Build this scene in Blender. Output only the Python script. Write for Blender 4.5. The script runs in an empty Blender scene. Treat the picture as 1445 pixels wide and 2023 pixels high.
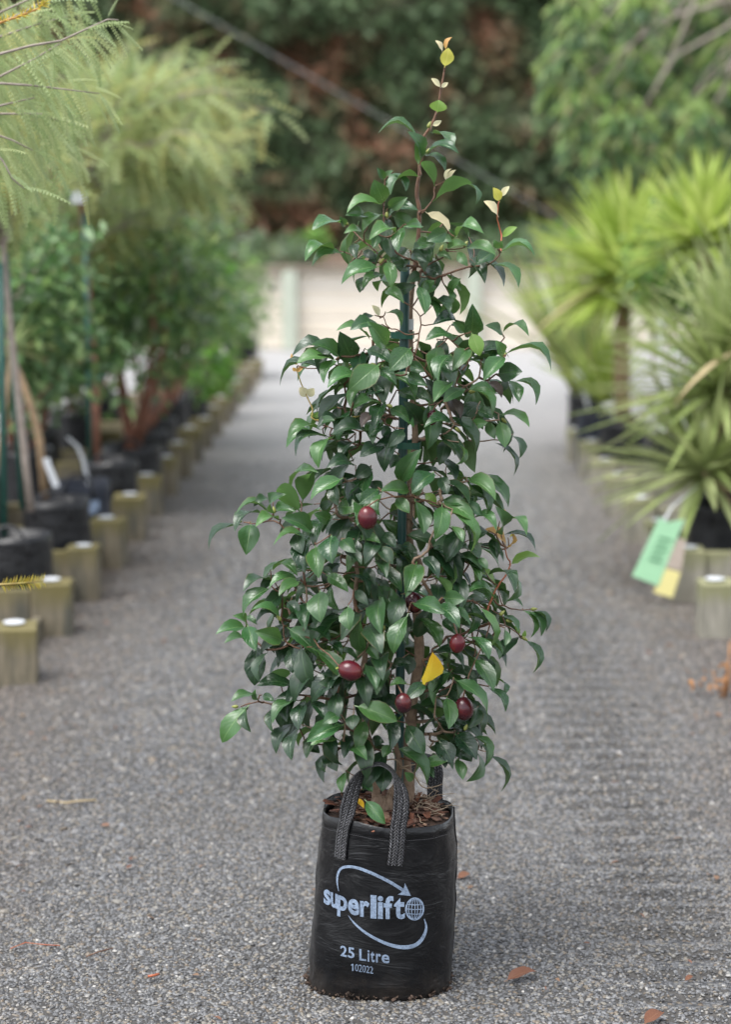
import bpy, bmesh, math, random
import numpy as np
from mathutils import Vector, Matrix, noise
from mathutils.bvhtree import BVHTree

random.seed(7)
RNG = np.random.default_rng(7)
PI = math.pi
scene = bpy.context.scene
COL = scene.collection

# ------------------------------------------------------------------ camera
IW, IH, FPX = 1445.0, 2023.0, 3900.0
CAM_Z = 1.65
TILT = math.atan(581.5 / FPX)
YAW = math.atan(37.5 / FPX)
cam_d = bpy.data.cameras.new('camera')
cam = bpy.data.objects.new('camera', cam_d)
COL.objects.link(cam)
cam.location = (0, 0, CAM_Z)
cam.rotation_euler = (PI / 2 - TILT, 0, YAW)
cam_d.sensor_fit = 'VERTICAL'
cam_d.sensor_height = 36.0
cam_d.lens = FPX / IH * 36.0
cam_d.clip_start = 0.1
cam_d.clip_end = 500
cam_d.dof.use_dof = True
cam_d.dof.focus_distance = 4.12
cam_d.dof.aperture_fstop = 2.2
scene.camera = cam

# ------------------------------------------------------------------ light
SUN_EL, SUN_AZ = 66.0, 222.0            # compass-like: measured from +Y clockwise
world = bpy.data.worlds.new('World')
scene.world = world
world.use_nodes = True
wn = world.node_tree
wn.nodes.clear()
w_out = wn.nodes.new('ShaderNodeOutputWorld')
w_bg = wn.nodes.new('ShaderNodeBackground')
w_sky = wn.nodes.new('ShaderNodeTexSky')
w_sky.sky_type = 'NISHITA'
w_sky.sun_disc = False
w_sky.sun_elevation = math.radians(SUN_EL)
w_sky.sun_rotation = math.radians(SUN_AZ)
w_sky.air_density = 1.0
w_sky.dust_density = 2.0
w_sky.ozone_density = 1.0
w_hsv = wn.nodes.new('ShaderNodeHueSaturation')   # overcast: the cloud sheet is nearly colourless
w_hsv.inputs['Saturation'].default_value = 0.3
wn.links.new(w_sky.outputs[0], w_hsv.inputs['Color'])
wn.links.new(w_hsv.outputs[0], w_bg.inputs['Color'])
w_bg.inputs['Strength'].default_value = 0.14
wn.links.new(w_bg.outputs[0], w_out.inputs[0])

sun_d = bpy.data.lights.new('sun', 'SUN')
sun_d.energy = 1.4
sun_d.angle = math.radians(38)
sun_d.color = (1.0, 0.98, 0.95)
sun = bpy.data.objects.new('sun', sun_d)
COL.objects.link(sun)
_el, _az = math.radians(SUN_EL), math.radians(SUN_AZ)
to_sun = Vector((math.sin(_az) * math.cos(_el), math.cos(_az) * math.cos(_el), math.sin(_el)))
sun.rotation_euler = to_sun.to_track_quat('Z', 'Y').to_euler()

vs = scene.view_settings
vs.view_transform = 'Standard'
vs.look = 'None'
vs.exposure = 1.5
vs.gamma = 1.0
vs.use_curve_mapping = False
scene.cycles.use_denoising = True
scene.cycles.max_bounces = 7
scene.cycles.diffuse_bounces = 4
scene.cycles.glossy_bounces = 3
scene.cycles.transmission_bounces = 4
scene.cycles.caustics_reflective = False
scene.cycles.caustics_refractive = False

# ------------------------------------------------------------------ pixel -> place
_M = Matrix.Rotation(YAW, 3, 'Z') @ Matrix.Rotation(PI / 2 - TILT, 3, 'X')
CAM = Vector((0, 0, CAM_Z))
_R, _U, _F = _M @ Vector((1, 0, 0)), _M @ Vector((0, 1, 0)), _M @ Vector((0, 0, -1))
def ray(px, py):
    return (_F + _R * ((px - IW / 2) / FPX) + _U * ((IH / 2 - py) / FPX)).normalized()
def PT(px, py, Y):
    d = ray(px, py)
    return CAM + d * (Y / d.y)
def GZ(px, py, z=0.0):
    d = ray(px, py)
    return CAM + d * ((z - CAM_Z) / d.z)

# ------------------------------------------------------------------ helpers
def lerp(a, b, t): return a + (b - a) * t
def rnd(a, b): return random.uniform(a, b)
def tag(o, label=None, cat=None, group=None, kind=None):
    if label: o['label'] = label
    if cat: o['category'] = cat
    if group: o['group'] = group
    if kind: o['kind'] = kind
    return o
def empty(name, loc, label, cat, group=None):
    o = bpy.data.objects.new(name, None)
    o.empty_display_size = 0.1
    o.location = loc
    COL.objects.link(o)
    return tag(o, label, cat, group)
def link(name, mesh, parent=None, mat=None):
    """links a mesh given in world space; parents it keeping its place"""
    o = bpy.data.objects.new(name, mesh)
    COL.objects.link(o)
    if mat is not None and len(mesh.materials) == 0:
        mesh.materials.append(mat)
    if parent is not None:
        o.parent = parent
        top = parent
        off = Vector((0, 0, 0))
        while top is not None:
            off += top.location
            top = top.parent
        o.location = -off
    return o

class MB:
    def __init__(self): self.v, self.f, self.m = [], [], []
    def add(self, vs_, fs_, mi=0):
        n = len(self.v)
        self.v += [tuple(x) for x in vs_]
        self.f += [tuple(i + n for i in f) for f in fs_]
        self.m += [mi] * len(fs_)
    def box(self, c, s, rz=0, mi=0, jit=0.0):
        cs, sn = math.cos(rz), math.sin(rz)
        vv = []
        for dz in (-.5, .5):
            for dx, dy in ((-.5, -.5), (.5, -.5), (.5, .5), (-.5, .5)):
                x, y = dx * s[0] + rnd(-jit, jit), dy * s[1] + rnd(-jit, jit)
                vv.append((c[0] + x * cs - y * sn, c[1] + x * sn + y * cs, c[2] + dz * s[2] + rnd(-jit, jit)))
        self.add(vv, [(3, 2, 1, 0), (4, 5, 6, 7), (0, 1, 5, 4), (1, 2, 6, 5), (2, 3, 7, 6), (3, 0, 4, 7)], mi)
    def tube(self, pts, rad, n=6, cap=True, mi=0):
        pts = [Vector(p) for p in pts]
        if not hasattr(rad, '__len__'): rad = [rad] * len(pts)
        prev = None
        rings = []
        for i, p in enumerate(pts):
            d = (pts[min(i + 1, len(pts) - 1)] - pts[max(i - 1, 0)])
            if d.length < 1e-9: d = Vector((0, 0, 1))
            d.normalize()
            if prev is None:
                a = Vector((1, 0, 0)) if abs(d.x) < .8 else Vector((0, 1, 0))
                prev = (a - d * a.dot(d)).normalized()
            else:
                prev = (prev - d * prev.dot(d)).normalized()
            b = d.cross(prev)
            rings.append([p + (prev * math.cos(2 * PI * k / n) + b * math.sin(2 * PI * k / n)) * rad[i] for k in range(n)])
        vv = [v for r in rings for v in r]
        ff = []
        for i in range(len(rings) - 1):
            for k in range(n):
                ff.append((i * n + k, i * n + (k + 1) % n, (i + 1) * n + (k + 1) % n, (i + 1) * n + k))
        if cap:
            ff.append(tuple(range(n - 1, -1, -1)))
            ff.append(tuple((len(rings) - 1) * n + k for k in range(n)))
        self.add(vv, ff, mi)
    def mesh(self, name, mats, smooth=True):
        me = bpy.data.meshes.new(name)
        me.from_pydata(self.v, [], self.f)
        if not isinstance(mats, (list, tuple)): mats = [mats]
        for m in mats: me.materials.append(m)
        if len(mats) > 1: me.polygons.foreach_set('material_index', self.m)
        if smooth: me.polygons.foreach_set('use_smooth', [True] * len(me.polygons))
        me.update()
        return me
    def build(self, name, mats, parent=None, smooth=True):
        return link(name, self.mesh(name, mats, smooth), parent)

def bevel(o, w=0.004, seg=2):
    m = o.modifiers.new('bevel', 'BEVEL')
    m.width = w; m.segments = seg; m.limit_method = 'ANGLE'
    return o

def mesh_np(name, V, F, mats, rndv=None, uv=None, mi=None, smooth=True):
    """V (n,3) float, F (m,3 or 4) int -> mesh"""
    me = bpy.data.meshes.new(name)
    n, m, k = len(V), len(F), F.shape[1]
    me.vertices.add(n)
    me.vertices.foreach_set('co', np.ascontiguousarray(V, dtype=np.float32).ravel())
    me.loops.add(m * k)
    me.loops.foreach_set('vertex_index', np.ascontiguousarray(F, dtype=np.int32).ravel())
    me.polygons.add(m)
    me.polygons.foreach_set('loop_start', np.arange(0, m * k, k, dtype=np.int32))
    if smooth: me.polygons.foreach_set('use_smooth', np.ones(m, dtype=bool))
    if not isinstance(mats, (list, tuple)): mats = [mats]
    for x in mats: me.materials.append(x)
    if mi is not None: me.polygons.foreach_set('material_index', np.ascontiguousarray(mi, dtype=np.int32))
    me.update(calc_edges=True)
    if rndv is not None:
        a = me.attributes.new('rnd', 'FLOAT', 'FACE')
        a.data.foreach_set('value', np.ascontiguousarray(rndv, dtype=np.float32))
    if uv is not None:
        l = me.uv_layers.new(name='UVMap')
        l.data.foreach_set('uv', np.ascontiguousarray(uv[F.ravel()], dtype=np.float32).ravel())
    me.validate()
    return me

def scatter(name, tv, tf, pos, Yd, Nd, L, W, mats, H=None, uv=None, mi=None, parent=None, kind='stuff'):
    """many copies of a small template (unit leaf along +y, normal +z) joined into one mesh"""
    pos, Yd, Nd = np.asarray(pos, float), np.asarray(Yd, float), np.asarray(Nd, float)
    L, W = np.asarray(L, float), np.asarray(W, float)
    if H is None: H = L
    Yd = Yd / np.maximum(np.linalg.norm(Yd, axis=1, keepdims=True), 1e-9)
    X = np.cross(Yd, Nd)
    X = X / np.maximum(np.linalg.norm(X, axis=1, keepdims=True), 1e-9)
    N = np.cross(X, Yd)
    V = (pos[:, None, :] + X[:, None, :] * (tv[None, :, 0:1] * W[:, None, None])
         + Yd[:, None, :] * (tv[None, :, 1:2] * L[:, None, None])
         + N[:, None, :] * (tv[None, :, 2:3] * np.asarray(H)[:, None, None]))
    n, k = len(pos), len(tv)
    F = (tf[None, :, :] + (np.arange(n) * k)[:, None, None]).reshape(-1, tf.shape[1])
    r = np.repeat(RNG.random(n), len(tf))
    mm = None if mi is None else np.repeat(np.asarray(mi), len(tf))
    u = None if uv is None else np.tile(uv, (n, 1))
    me = mesh_np(name, V.reshape(-1, 3), F, mats, rndv=r, uv=u, mi=mm)
    o = link(name, me, parent)
    if kind: o['kind'] = kind
    return o

def unit_sphere(n):
    v = RNG.normal(size=(n, 3))
    return v / np.linalg.norm(v, axis=1, keepdims=True)

# ------------------------------------------------------------------ materials
def new_mat(name):
    m = bpy.data.materials.new(name)
    m.use_nodes = True
    nt = m.node_tree
    nt.nodes.clear()
    out = nt.nodes.new('ShaderNodeOutputMaterial')
    p = nt.nodes.new('ShaderNodeBsdfPrincipled')
    nt.links.new(p.outputs[0], out.inputs[0])
    return m, nt, p, out
def nd(nt, t, **kw):
    n = nt.nodes.new(t)
    for k, v in kw.items():
        if k in n.inputs.keys() if hasattr(n.inputs, 'keys') else False: n.inputs[k].default_value = v
        else: setattr(n, k, v)
    return n
def math_n(nt, op, a, b=None, clamp=False):
    n = nt.nodes.new('ShaderNodeMath'); n.operation = op; n.use_clamp = clamp
    for i, x in enumerate((a, b)):
        if x is None: continue
        if isinstance(x, (int, float)): n.inputs[i].default_value = x
        else: nt.links.new(x, n.inputs[i])
    return n.outputs[0]
def mix_c(nt, fac, a, b, mode='MIX'):
    n = nt.nodes.new('ShaderNodeMix'); n.data_type = 'RGBA'; n.blend_type = mode
    for s, x in ((0, fac), (6, a), (7, b)):
        if isinstance(x, (int, float)): n.inputs[s].default_value = x
        elif isinstance(x, tuple): n.inputs[s].default_value = (*x, 1) if len(x) == 3 else x
        else: nt.links.new(x, n.inputs[s])
    return n.outputs[2]
def ramp(nt, fac, stops, interp='LINEAR'):
    n = nt.nodes.new('ShaderNodeValToRGB')
    n.color_ramp.interpolation = interp
    e = n.color_ramp.elements
    while len(e) < len(stops): e.new(0.5)
    for x, (p, c) in zip(e, stops):
        x.position = p
        x.color = (*c, 1) if len(c) == 3 else c
    nt.links.new(fac, n.inputs[0])
    return n.outputs[0]
def noise_t(nt, scale, detail=3, rough=.6, coord=None, dist=0.0):
    n = nt.nodes.new('ShaderNodeTexNoise')
    n.inputs['Scale'].default_value = scale
    n.inputs['Detail'].default_value = detail
    n.inputs['Roughness'].default_value = rough
    n.inputs['Distortion'].default_value = dist
    if coord is not None: nt.links.new(coord, n.inputs['Vector'])
    return n.outputs['Fac']
def obj_coord(nt):
    return nt.nodes.new('ShaderNodeTexCoord').outputs['Object']
def pos_coord(nt):
    return nt.nodes.new('ShaderNodeNewGeometry').outputs['Position']
def bump(nt, p, h, strength=.3, dist=.01):
    b = nt.nodes.new('ShaderNodeBump')
    b.inputs['Strength'].default_value = strength
    b.inputs['Distance'].default_value = dist
    nt.links.new(h, b.inputs['Height'])
    nt.links.new(b.outputs[0], p.inputs['Normal'])
def rnd_node(nt):
    oi = nt.nodes.new('ShaderNodeObjectInfo')
    at = nt.nodes.new('ShaderNodeAttribute'); at.attribute_name = 'rnd'
    s = math_n(nt, 'ADD', oi.outputs['Random'], at.outputs['Fac'])
    return math_n(nt, 'FRACT', s)
def add_translucent(nt, p, out, col, fac):
    t = nt.nodes.new('ShaderNodeBsdfTranslucent')
    if isinstance(col, tuple): t.inputs['Color'].default_value = (*col, 1)
    else: nt.links.new(col, t.inputs['Color'])
    mx = nt.nodes.new('ShaderNodeMixShader')
    mx.inputs[0].default_value = fac
    nt.links.new(p.outputs[0], mx.inputs[1]); nt.links.new(t.outputs[0], mx.inputs[2])
    nt.links.new(mx.outputs[0], out.inputs[0])

def simple_mat(name, c1, c2=None, scale=30, rough=.6, bmp=0.2, spec=.5, detail=4, metal=0):
    m, nt, p, out = new_mat(name)
    co = obj_coord(nt)
    if c2 is None: c2 = tuple(x * .7 for x in c1)
    f = noise_t(nt, scale, detail, .6, co)
    c = ramp(nt, f, [(.3, c2), (.7, c1)])
    nt.links.new(c, p.inputs['Base Color'])
    p.inputs['Roughness'].default_value = rough
    p.inputs['Specular IOR Level'].default_value = spec
    p.inputs['Metallic'].default_value = metal
    if bmp: bump(nt, p, f, bmp, .01)
    return m

def leaf_mat(name, c1, c2, vein, under, rough=.3, trans=.18, tcol=None, spec=.5):
    """glossy evergreen leaf: pale midrib, side veins, paler matt underside"""
    m, nt, p, out = new_mat(name)
    uv = nt.nodes.new('ShaderNodeUVMap'); uv.uv_map = 'UVMap'
    sx = nt.nodes.new('ShaderNodeSeparateXYZ'); nt.links.new(uv.outputs[0], sx.inputs[0])
    au = math_n(nt, 'ABSOLUTE', math_n(nt, 'SUBTRACT', sx.outputs[0], .5))
    mid = math_n(nt, 'SUBTRACT', 1.0, math_n(nt, 'DIVIDE', au, .035), True)
    ph = math_n(nt, 'SUBTRACT', math_n(nt, 'MULTIPLY', sx.outputs[1], 7.0), math_n(nt, 'MULTIPLY', au, 5.0))
    tri = math_n(nt, 'ABSOLUTE', math_n(nt, 'SUBTRACT', math_n(nt, 'FRACT', ph), .5))
    side = math_n(nt, 'SUBTRACT', 1.0, math_n(nt, 'DIVIDE', tri, .07), True)
    r = rnd_node(nt)
    co = obj_coord(nt)
    nz = noise_t(nt, 4.5, 3, .6, co)
    base = mix_c(nt, r, c1, c2)
    base = mix_c(nt, math_n(nt, 'MULTIPLY', nz, .35), base, tuple(x * .55 for x in c1))
    base = mix_c(nt, math_n(nt, 'MULTIPLY', side, .22), base, vein)
    base = mix_c(nt, math_n(nt, 'MULTIPLY', mid, .75), base, vein)
    vo = nt.nodes.new('ShaderNodeTexVoronoi'); vo.inputs['Scale'].default_value = 7.0
    nt.links.new(uv.outputs[0], vo.inputs['Vector'])
    aged = ramp(nt, r, [(.70, (0, 0, 0)), (.78, (1, 1, 1))])
    spot = math_n(nt, 'MULTIPLY', ramp(nt, vo.outputs['Distance'], [(.07, (.8, .8, .8)), (.13, (0, 0, 0))]), aged)
    base = mix_c(nt, spot, base, (.07, .05, .025))
    rim = math_n(nt, 'MULTIPLY', ramp(nt, math_n(nt, 'ADD', au, math_n(nt, 'MULTIPLY', nz, .12)), [(.50, (0, 0, 0)), (.56, (.6, .6, .6))]), aged)
    base = mix_c(nt, rim, base, (.12, .085, .03))
    geo = nt.nodes.new('ShaderNodeNewGeometry')
    col = mix_c(nt, geo.outputs['Backfacing'], base, mix_c(nt, r, under, tuple(x * .75 for x in under)))
    nt.links.new(col, p.inputs['Base Color'])
    rg = math_n(nt, 'ADD', math_n(nt, 'MULTIPLY', geo.outputs['Backfacing'], .3), math_n(nt, 'ADD', math_n(nt, 'ADD', rough - .08, math_n(nt, 'MULTIPLY', nz, .2)), math_n(nt, 'MULTIPLY', math_n(nt, 'FRACT', math_n(nt, 'MULTIPLY', r, 7.31)), .16)))
    nt.links.new(rg, p.inputs['Roughness'])
    p.inputs['Specular IOR Level'].default_value = spec
    h = math_n(nt, 'SUBTRACT', math_n(nt, 'MULTIPLY', nz, .5), math_n(nt, 'ADD', math_n(nt, 'MULTIPLY', side, .25), math_n(nt, 'MULTIPLY', mid, .5)))
    bump(nt, p, h, .35, .004)
    add_translucent(nt, p, out, tcol or tuple(min(1, x * 2.2) for x in under), trans)
    return m

def foliage_mat(name, cols, rough=.5, trans=.3, patch=None, spec=.4):
    """cols: list of colours spread over the leaves at random"""
    m, nt, p, out = new_mat(name)
    r = rnd_node(nt)
    n = len(cols)
    c = ramp(nt, r, [(i / max(1, n - 1), k) for i, k in enumerate(cols)])
    if patch:
        co = pos_coord(nt)
        f = noise_t(nt, patch[0], 3, .55, co)
        c = mix_c(nt, ramp(nt, f, [(patch[2], (0, 0, 0)), (patch[3], (1, 1, 1))]), c, mix_c(nt, r, patch[1], tuple(x * .6 for x in patch[1])))
    nt.links.new(c, p.inputs['Base Color'])
    p.inputs['Roughness'].default_value = rough
    p.inputs['Specular IOR Level'].default_value = spec
    add_translucent(nt, p, out, c, trans)
    return m

M = {}
M['leaf_d'] = leaf_mat('leaf_dark', (.008, .030, .013), (.020, .056, .018), (.055, .115, .04), (.055, .115, .03), rough=.2, trans=.12, spec=.6)  # dark, mid and light copies put leaf shade and sky sheen into colour
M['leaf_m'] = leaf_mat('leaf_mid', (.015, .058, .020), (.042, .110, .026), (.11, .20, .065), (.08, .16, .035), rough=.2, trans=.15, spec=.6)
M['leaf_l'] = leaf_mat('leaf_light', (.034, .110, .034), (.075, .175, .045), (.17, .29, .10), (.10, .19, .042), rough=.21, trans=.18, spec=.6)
M['leaf_u'] = leaf_mat('leaf_back', (.04, .11, .035), (.05, .13, .035), (.16, .25, .07), (.085, .175, .045), rough=.4, trans=.22)
M['leaf_g'] = leaf_mat('leaf_young', (.12, .24, .04), (.17, .30, .055), (.28, .38, .13), (.18, .29, .06), trans=.3)
M['leaf_y'] = leaf_mat('leaf_tip_yellow', (.38, .36, .045), (.42, .38, .05), (.6, .5, .2), (.5, .47, .1), trans=.35)
M['leaf_p'] = leaf_mat('leaf_tip_cream', (.60, .56, .32), (.66, .56, .34), (.65, .6, .4), (.6, .55, .32), rough=.5, trans=.3)
M['leaf_o'] = leaf_mat('leaf_tip_bronze', (.50, .27, .08), (.58, .36, .14), (.5, .3, .15), (.52, .3, .1), rough=.45, trans=.3)
M['leaf_Y'] = leaf_mat('leaf_dying_yellow', (.78, .40, .015), (.82, .47, .02), (.85, .6, .1), (.7, .4, .04), trans=.25)
M['leaf_r'] = leaf_mat('leaf_bronzed', (.045, .035, .028), (.06, .04, .035), (.1, .08, .05), (.09, .07, .05))
M['leaf_b'] = leaf_mat('leaf_dead_brown', (.13, .048, .022), (.17, .07, .034), (.2, .1, .05), (.13, .055, .03), rough=.55, trans=.1)

M['bark'] = simple_mat('camellia_bark', (.30, .21, .145), (.15, .095, .062), 60, .75, .5)
M['twig'] = simple_mat('camellia_twig', (.17, .085, .045), (.085, .045, .028), 80, .6, .3)
M['twig_red'] = simple_mat('camellia_young_twig', (.34, .075, .035), (.26, .09, .03), 30, .45, .1)
M['twig_green'] = simple_mat('camellia_green_shoot', (.34, .30, .06), (.26, .16, .05), 30, .45, .1)
M['bud'] = simple_mat('flower_bud', (.24, .26, .06), (.17, .19, .045), 40, .45, .1)
M['root'] = simple_mat('dry_root', (.42, .33, .24), (.25, .18, .12), 60, .8, .2)

def fruit_mat():
    m, nt, p, out = new_mat('fruit_skin')
    co = obj_coord(nt)
    f = noise_t(nt, 25, 4, .6, co)
    r = rnd_node(nt)
    a = mix_c(nt, r, (.075, .0035, .010), (.024, .002, .006))
    c = mix_c(nt, ramp(nt, f, [(.45, (0, 0, 0)), (.75, (1, 1, 1))]), a, (.12, .014, .012))
    v = nt.nodes.new('ShaderNodeTexVoronoi'); v.inputs['Scale'].default_value = 420
    nt.links.new(co, v.inputs['Vector'])
    c = mix_c(nt, ramp(nt, v.outputs['Distance'], [(.06, (.5, .5, .5)), (.14, (0, 0, 0))]), c, (.22, .10, .09))
    nt.links.new(c, p.inputs['Base Color'])
    p.inputs['Roughness'].default_value = .27
    bump(nt, p, f, .25, .003)
    return m
M['fruit'] = fruit_mat()

def gravel_common(nt, co, r):
    """stone colour from a 0..1 random"""
    return ramp(nt, r, [(0.0, (.024, .024, .025)), (.2, (.070, .071, .074)), (.5, (.122, .124, .128)), (.70, (.172, .174, .179)),
                        (.82, (.195, .178, .145)), (.92, (.14, .105, .07)), (.985, (.26, .255, .24)), (1.0, (.44, .42, .39))])
def pebble_mat():
    m, nt, p, out = new_mat('pebble')
    oi = nt.nodes.new('ShaderNodeObjectInfo')
    c = gravel_common(nt, None, oi.outputs['Random'])
    f = noise_t(nt, 120, 3, .6, pos_coord(nt))
    c = mix_c(nt, math_n(nt, 'MULTIPLY', f, .3), c, (.07, .067, .064))
    big = noise_t(nt, 1.3, 3, .6, pos_coord(nt))
    sxp = nt.nodes.new('ShaderNodeSeparateXYZ'); nt.links.new(pos_coord(nt), sxp.inputs[0])
    md_ = noise_t(nt, 5, 4, .65, pos_coord(nt))
    ed = ramp(nt, math_n(nt, 'MULTIPLY', math_n(nt, 'ADD', math_n(nt, 'ABSOLUTE', sxp.outputs[0]), math_n(nt, 'MULTIPLY', md_, .9)), .5), [(.62, (0, 0, 0)), (.88, (.55, .55, .55))])
    c = mix_c(nt, ed, c, mix_c(nt, oi.outputs['Random'], (.045, .032, .022), (.14, .105, .078)))
    c = mix_c(nt, ramp(nt, big, [(.5, (0, 0, 0)), (.75, (.3, .3, .3))]), c, (.06, .054, .046))
    fr_ = ramp(nt, math_n(nt, 'DIVIDE', sxp.outputs[1], 40.0), [(.235, (0, 0, 0)), (.52, (1, 1, 1))])
    c = mix_c(nt, math_n(nt, 'MULTIPLY', fr_, .85), c, (.40, .40, .402))
    nt.links.new(c, p.inputs['Base Color'])
    p.inputs['Roughness'].default_value = .42
    bump(nt, p, f, .3, .002)
    return m
M['pebble'] = pebble_mat()

def ground_mat():
    m, nt, p, out = new_mat('gravel_ground')
    co = pos_coord(nt)
    v = nt.nodes.new('ShaderNodeTexVoronoi'); v.inputs['Scale'].default_value = 95
    nt.links.new(co, v.inputs['Vector'])
    sx = nt.nodes.new('ShaderNodeSeparateColor'); nt.links.new(v.outputs['Color'], sx.inputs[0])
    stone = gravel_common(nt, co, sx.outputs[0])
    gap_shade = ramp(nt, v.outputs['Distance'], [(.3, (.82, .82, .82)), (.75, (.42, .42, .42))])  # self-shadow between stones painted in, darkest towards the gaps
    stone = mix_c(nt, 1.0, stone, gap_shade, 'MULTIPLY')
    big = noise_t(nt, .9, 5, .62, co)
    mid = noise_t(nt, 6, 4, .65, co)
    # brown litter soaked into the gravel towards the beds on both sides
    xx = nt.nodes.new('ShaderNodeSeparateXYZ'); nt.links.new(co, xx.inputs[0])
    ax = math_n(nt, 'ABSOLUTE', xx.outputs[0])
    sidem = ramp(nt, math_n(nt, 'ADD', ax, math_n(nt, 'MULTIPLY', mid, .9)), [(.0, (0, 0, 0)), (.62, (0, 0, 0)), (1.0, (1, 1, 1))])
    sidem = math_n(nt, 'MULTIPLY', ramp(nt, math_n(nt, 'MULTIPLY', math_n(nt, 'ADD', ax, math_n(nt, 'MULTIPLY', mid, .9)), .5),
                                        [(.60, (0, 0, 0)), (.88, (1, 1, 1))]), .7)
    c = mix_c(nt, sidem, stone, mix_c(nt, mid, (.05, .036, .026), (.12, .095, .075)))
    c = mix_c(nt, ramp(nt, big, [(.5, (0, 0, 0)), (.8, (.2, .2, .2))]), c, (.10, .09, .08))
    # paler, rolled surface in the far yard
    far = ramp(nt, math_n(nt, 'DIVIDE', math_n(nt, 'ADD', xx.outputs[1], math_n(nt, 'MULTIPLY', mid, 3.0)), 40.0), [(.27, (0, 0, 0)), (.56, (1, 1, 1))])
    c = mix_c(nt, math_n(nt, 'MULTIPLY', far, .85), c, mix_c(nt, mid, (.36, .36, .362), (.44, .44, .442)))
    nt.links.new(c, p.inputs['Base Color'])
    p.inputs['Roughness'].default_value = .55
    bump(nt, p, math_n(nt, 'ADD', math_n(nt, 'MULTIPLY', v.outputs['Distance'], -1.0), math_n(nt, 'MULTIPLY', mid, .6)), .9, .008)
    return m
M['ground'] = ground_mat()

M['gap_grit'] = simple_mat('dark_gap_grit', (.07, .066, .06), (.03, .028, .026), 90, .8, .5)  # grit sheet coloured dark so gaps between stones look shaded
def timber_mat(name, c1, c2, algae, streak=.8):
    m, nt, p, out = new_mat(name)
    co = obj_coord(nt)
    oi = nt.nodes.new('ShaderNodeObjectInfo')
    mp = nt.nodes.new('ShaderNodeMapping'); mp.inputs['Scale'].default_value = (14, 14, 2.5)
    nt.links.new(co, mp.inputs[0])
    cb = nt.nodes.new('ShaderNodeCombineXYZ')
    for i in range(3): nt.links.new(math_n(nt, 'MULTIPLY', oi.outputs['Random'], 31.0), cb.inputs[i])
    nt.links.new(cb.outputs[0], mp.inputs['Location'])
    g = noise_t(nt, 2.2, 5, .65, mp.outputs[0], .4)
    c = ramp(nt, g, [(.3, c2), (.65, c1)])
    st = noise_t(nt, 1.0, 3, .5, mp.outputs[0], .2)
    c = mix_c(nt, ramp(nt, st, [(.5, (0, 0, 0)), (.68, (streak, streak, streak))]), c, (.05, .052, .042))
    al = noise_t(nt, 7, 3, .6, co)
    geo = nt.nodes.new('ShaderNodeSeparateXYZ'); nt.links.new(pos_coord(nt), geo.inputs[0])
    hi = ramp(nt, math_n(nt, 'ADD', geo.outputs[2], math_n(nt, 'MULTIPLY', al, .16)), [(.2, (0, 0, 0)), (.29, (.85, .85, .85))])
    c = mix_c(nt, hi, c, algae)
    nt.links.new(c, p.inputs['Base Color'])
    p.inputs['Roughness'].default_value = .75
    bump(nt, p, g, .4, .006)
    return m
M['timber'] = timber_mat('edging_timber', (.19, .16, .11), (.075, .066, .042), (.12, .10, .028))
M['timber_r'] = timber_mat('edging_timber_grey', (.30, .28, .23), (.16, .15, .115), (.19, .19, .09), .45)

def plank_mat():
    m, nt, p, out = new_mat('wall_plank')
    co = obj_coord(nt)
    oi = nt.nodes.new('ShaderNodeObjectInfo')
    mp = nt.nodes.new('ShaderNodeMapping'); mp.inputs['Scale'].default_value = (.8, 5, 8)
    nt.links.new(co, mp.inputs[0])
    g = noise_t(nt, 2, 4, .6, mp.outputs[0])
    c = ramp(nt, g, [(.3, (.60, .535, .44)), (.7, (.72, .66, .57))])
    c = mix_c(nt, math_n(nt, 'MULTIPLY', oi.outputs['Random'], .4), c, (.62, .53, .42))
    nt.links.new(c, p.inputs['Base Color'])
    p.inputs['Roughness'].default_value = .7
    return m
M['plank'] = plank_mat()
M['wallpost'] = simple_mat('wall_post', (.42, .45, .37), (.34, .37, .30), 6, .75, .2)
M['capboard'] = simple_mat('wall_cap', (.24, .20, .155), (.15, .125, .095), 6, .75, .2)
M['tagwhite'] = simple_mat('white_tag', (.66, .68, .70), (.56, .58, .60), 25, .35, .05)
M['bankmat'] = simple_mat('bank_mulch', (.16, .105, .07), (.07, .05, .035), 9, .9, .6)
M['stake'] = simple_mat('green_stake', (.012, .060, .052), (.007, .040, .036), 30, .38, .05)
M['stake2'] = simple_mat('green_stake_far', (.012, .085, .065), (.009, .06, .048), 30, .45, .05)
M['tie'] = simple_mat('green_tie', (.012, .10, .065), (.008, .07, .045), 30, .35, .05)
M['trunk'] = simple_mat('sapling_bark', (.24, .155, .10), (.12, .08, .055), 25, .8, .4)
M['trunk_red'] = simple_mat('reddish_stem', (.30, .13, .08), (.16, .075, .05), 25, .75, .4)
M['trunk_tan'] = simple_mat('tan_stem', (.36, .25, .14), (.22, .15, .09), 25, .75, .4)
M['greytwig'] = simple_mat('grey_twig', (.34, .29, .25), (.22, .18, .15), 40, .7, .3)
M['cable'] = simple_mat('pale_cable', (.66, .68, .68), (.56, .58, .58), 8, .6, 0)

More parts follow.
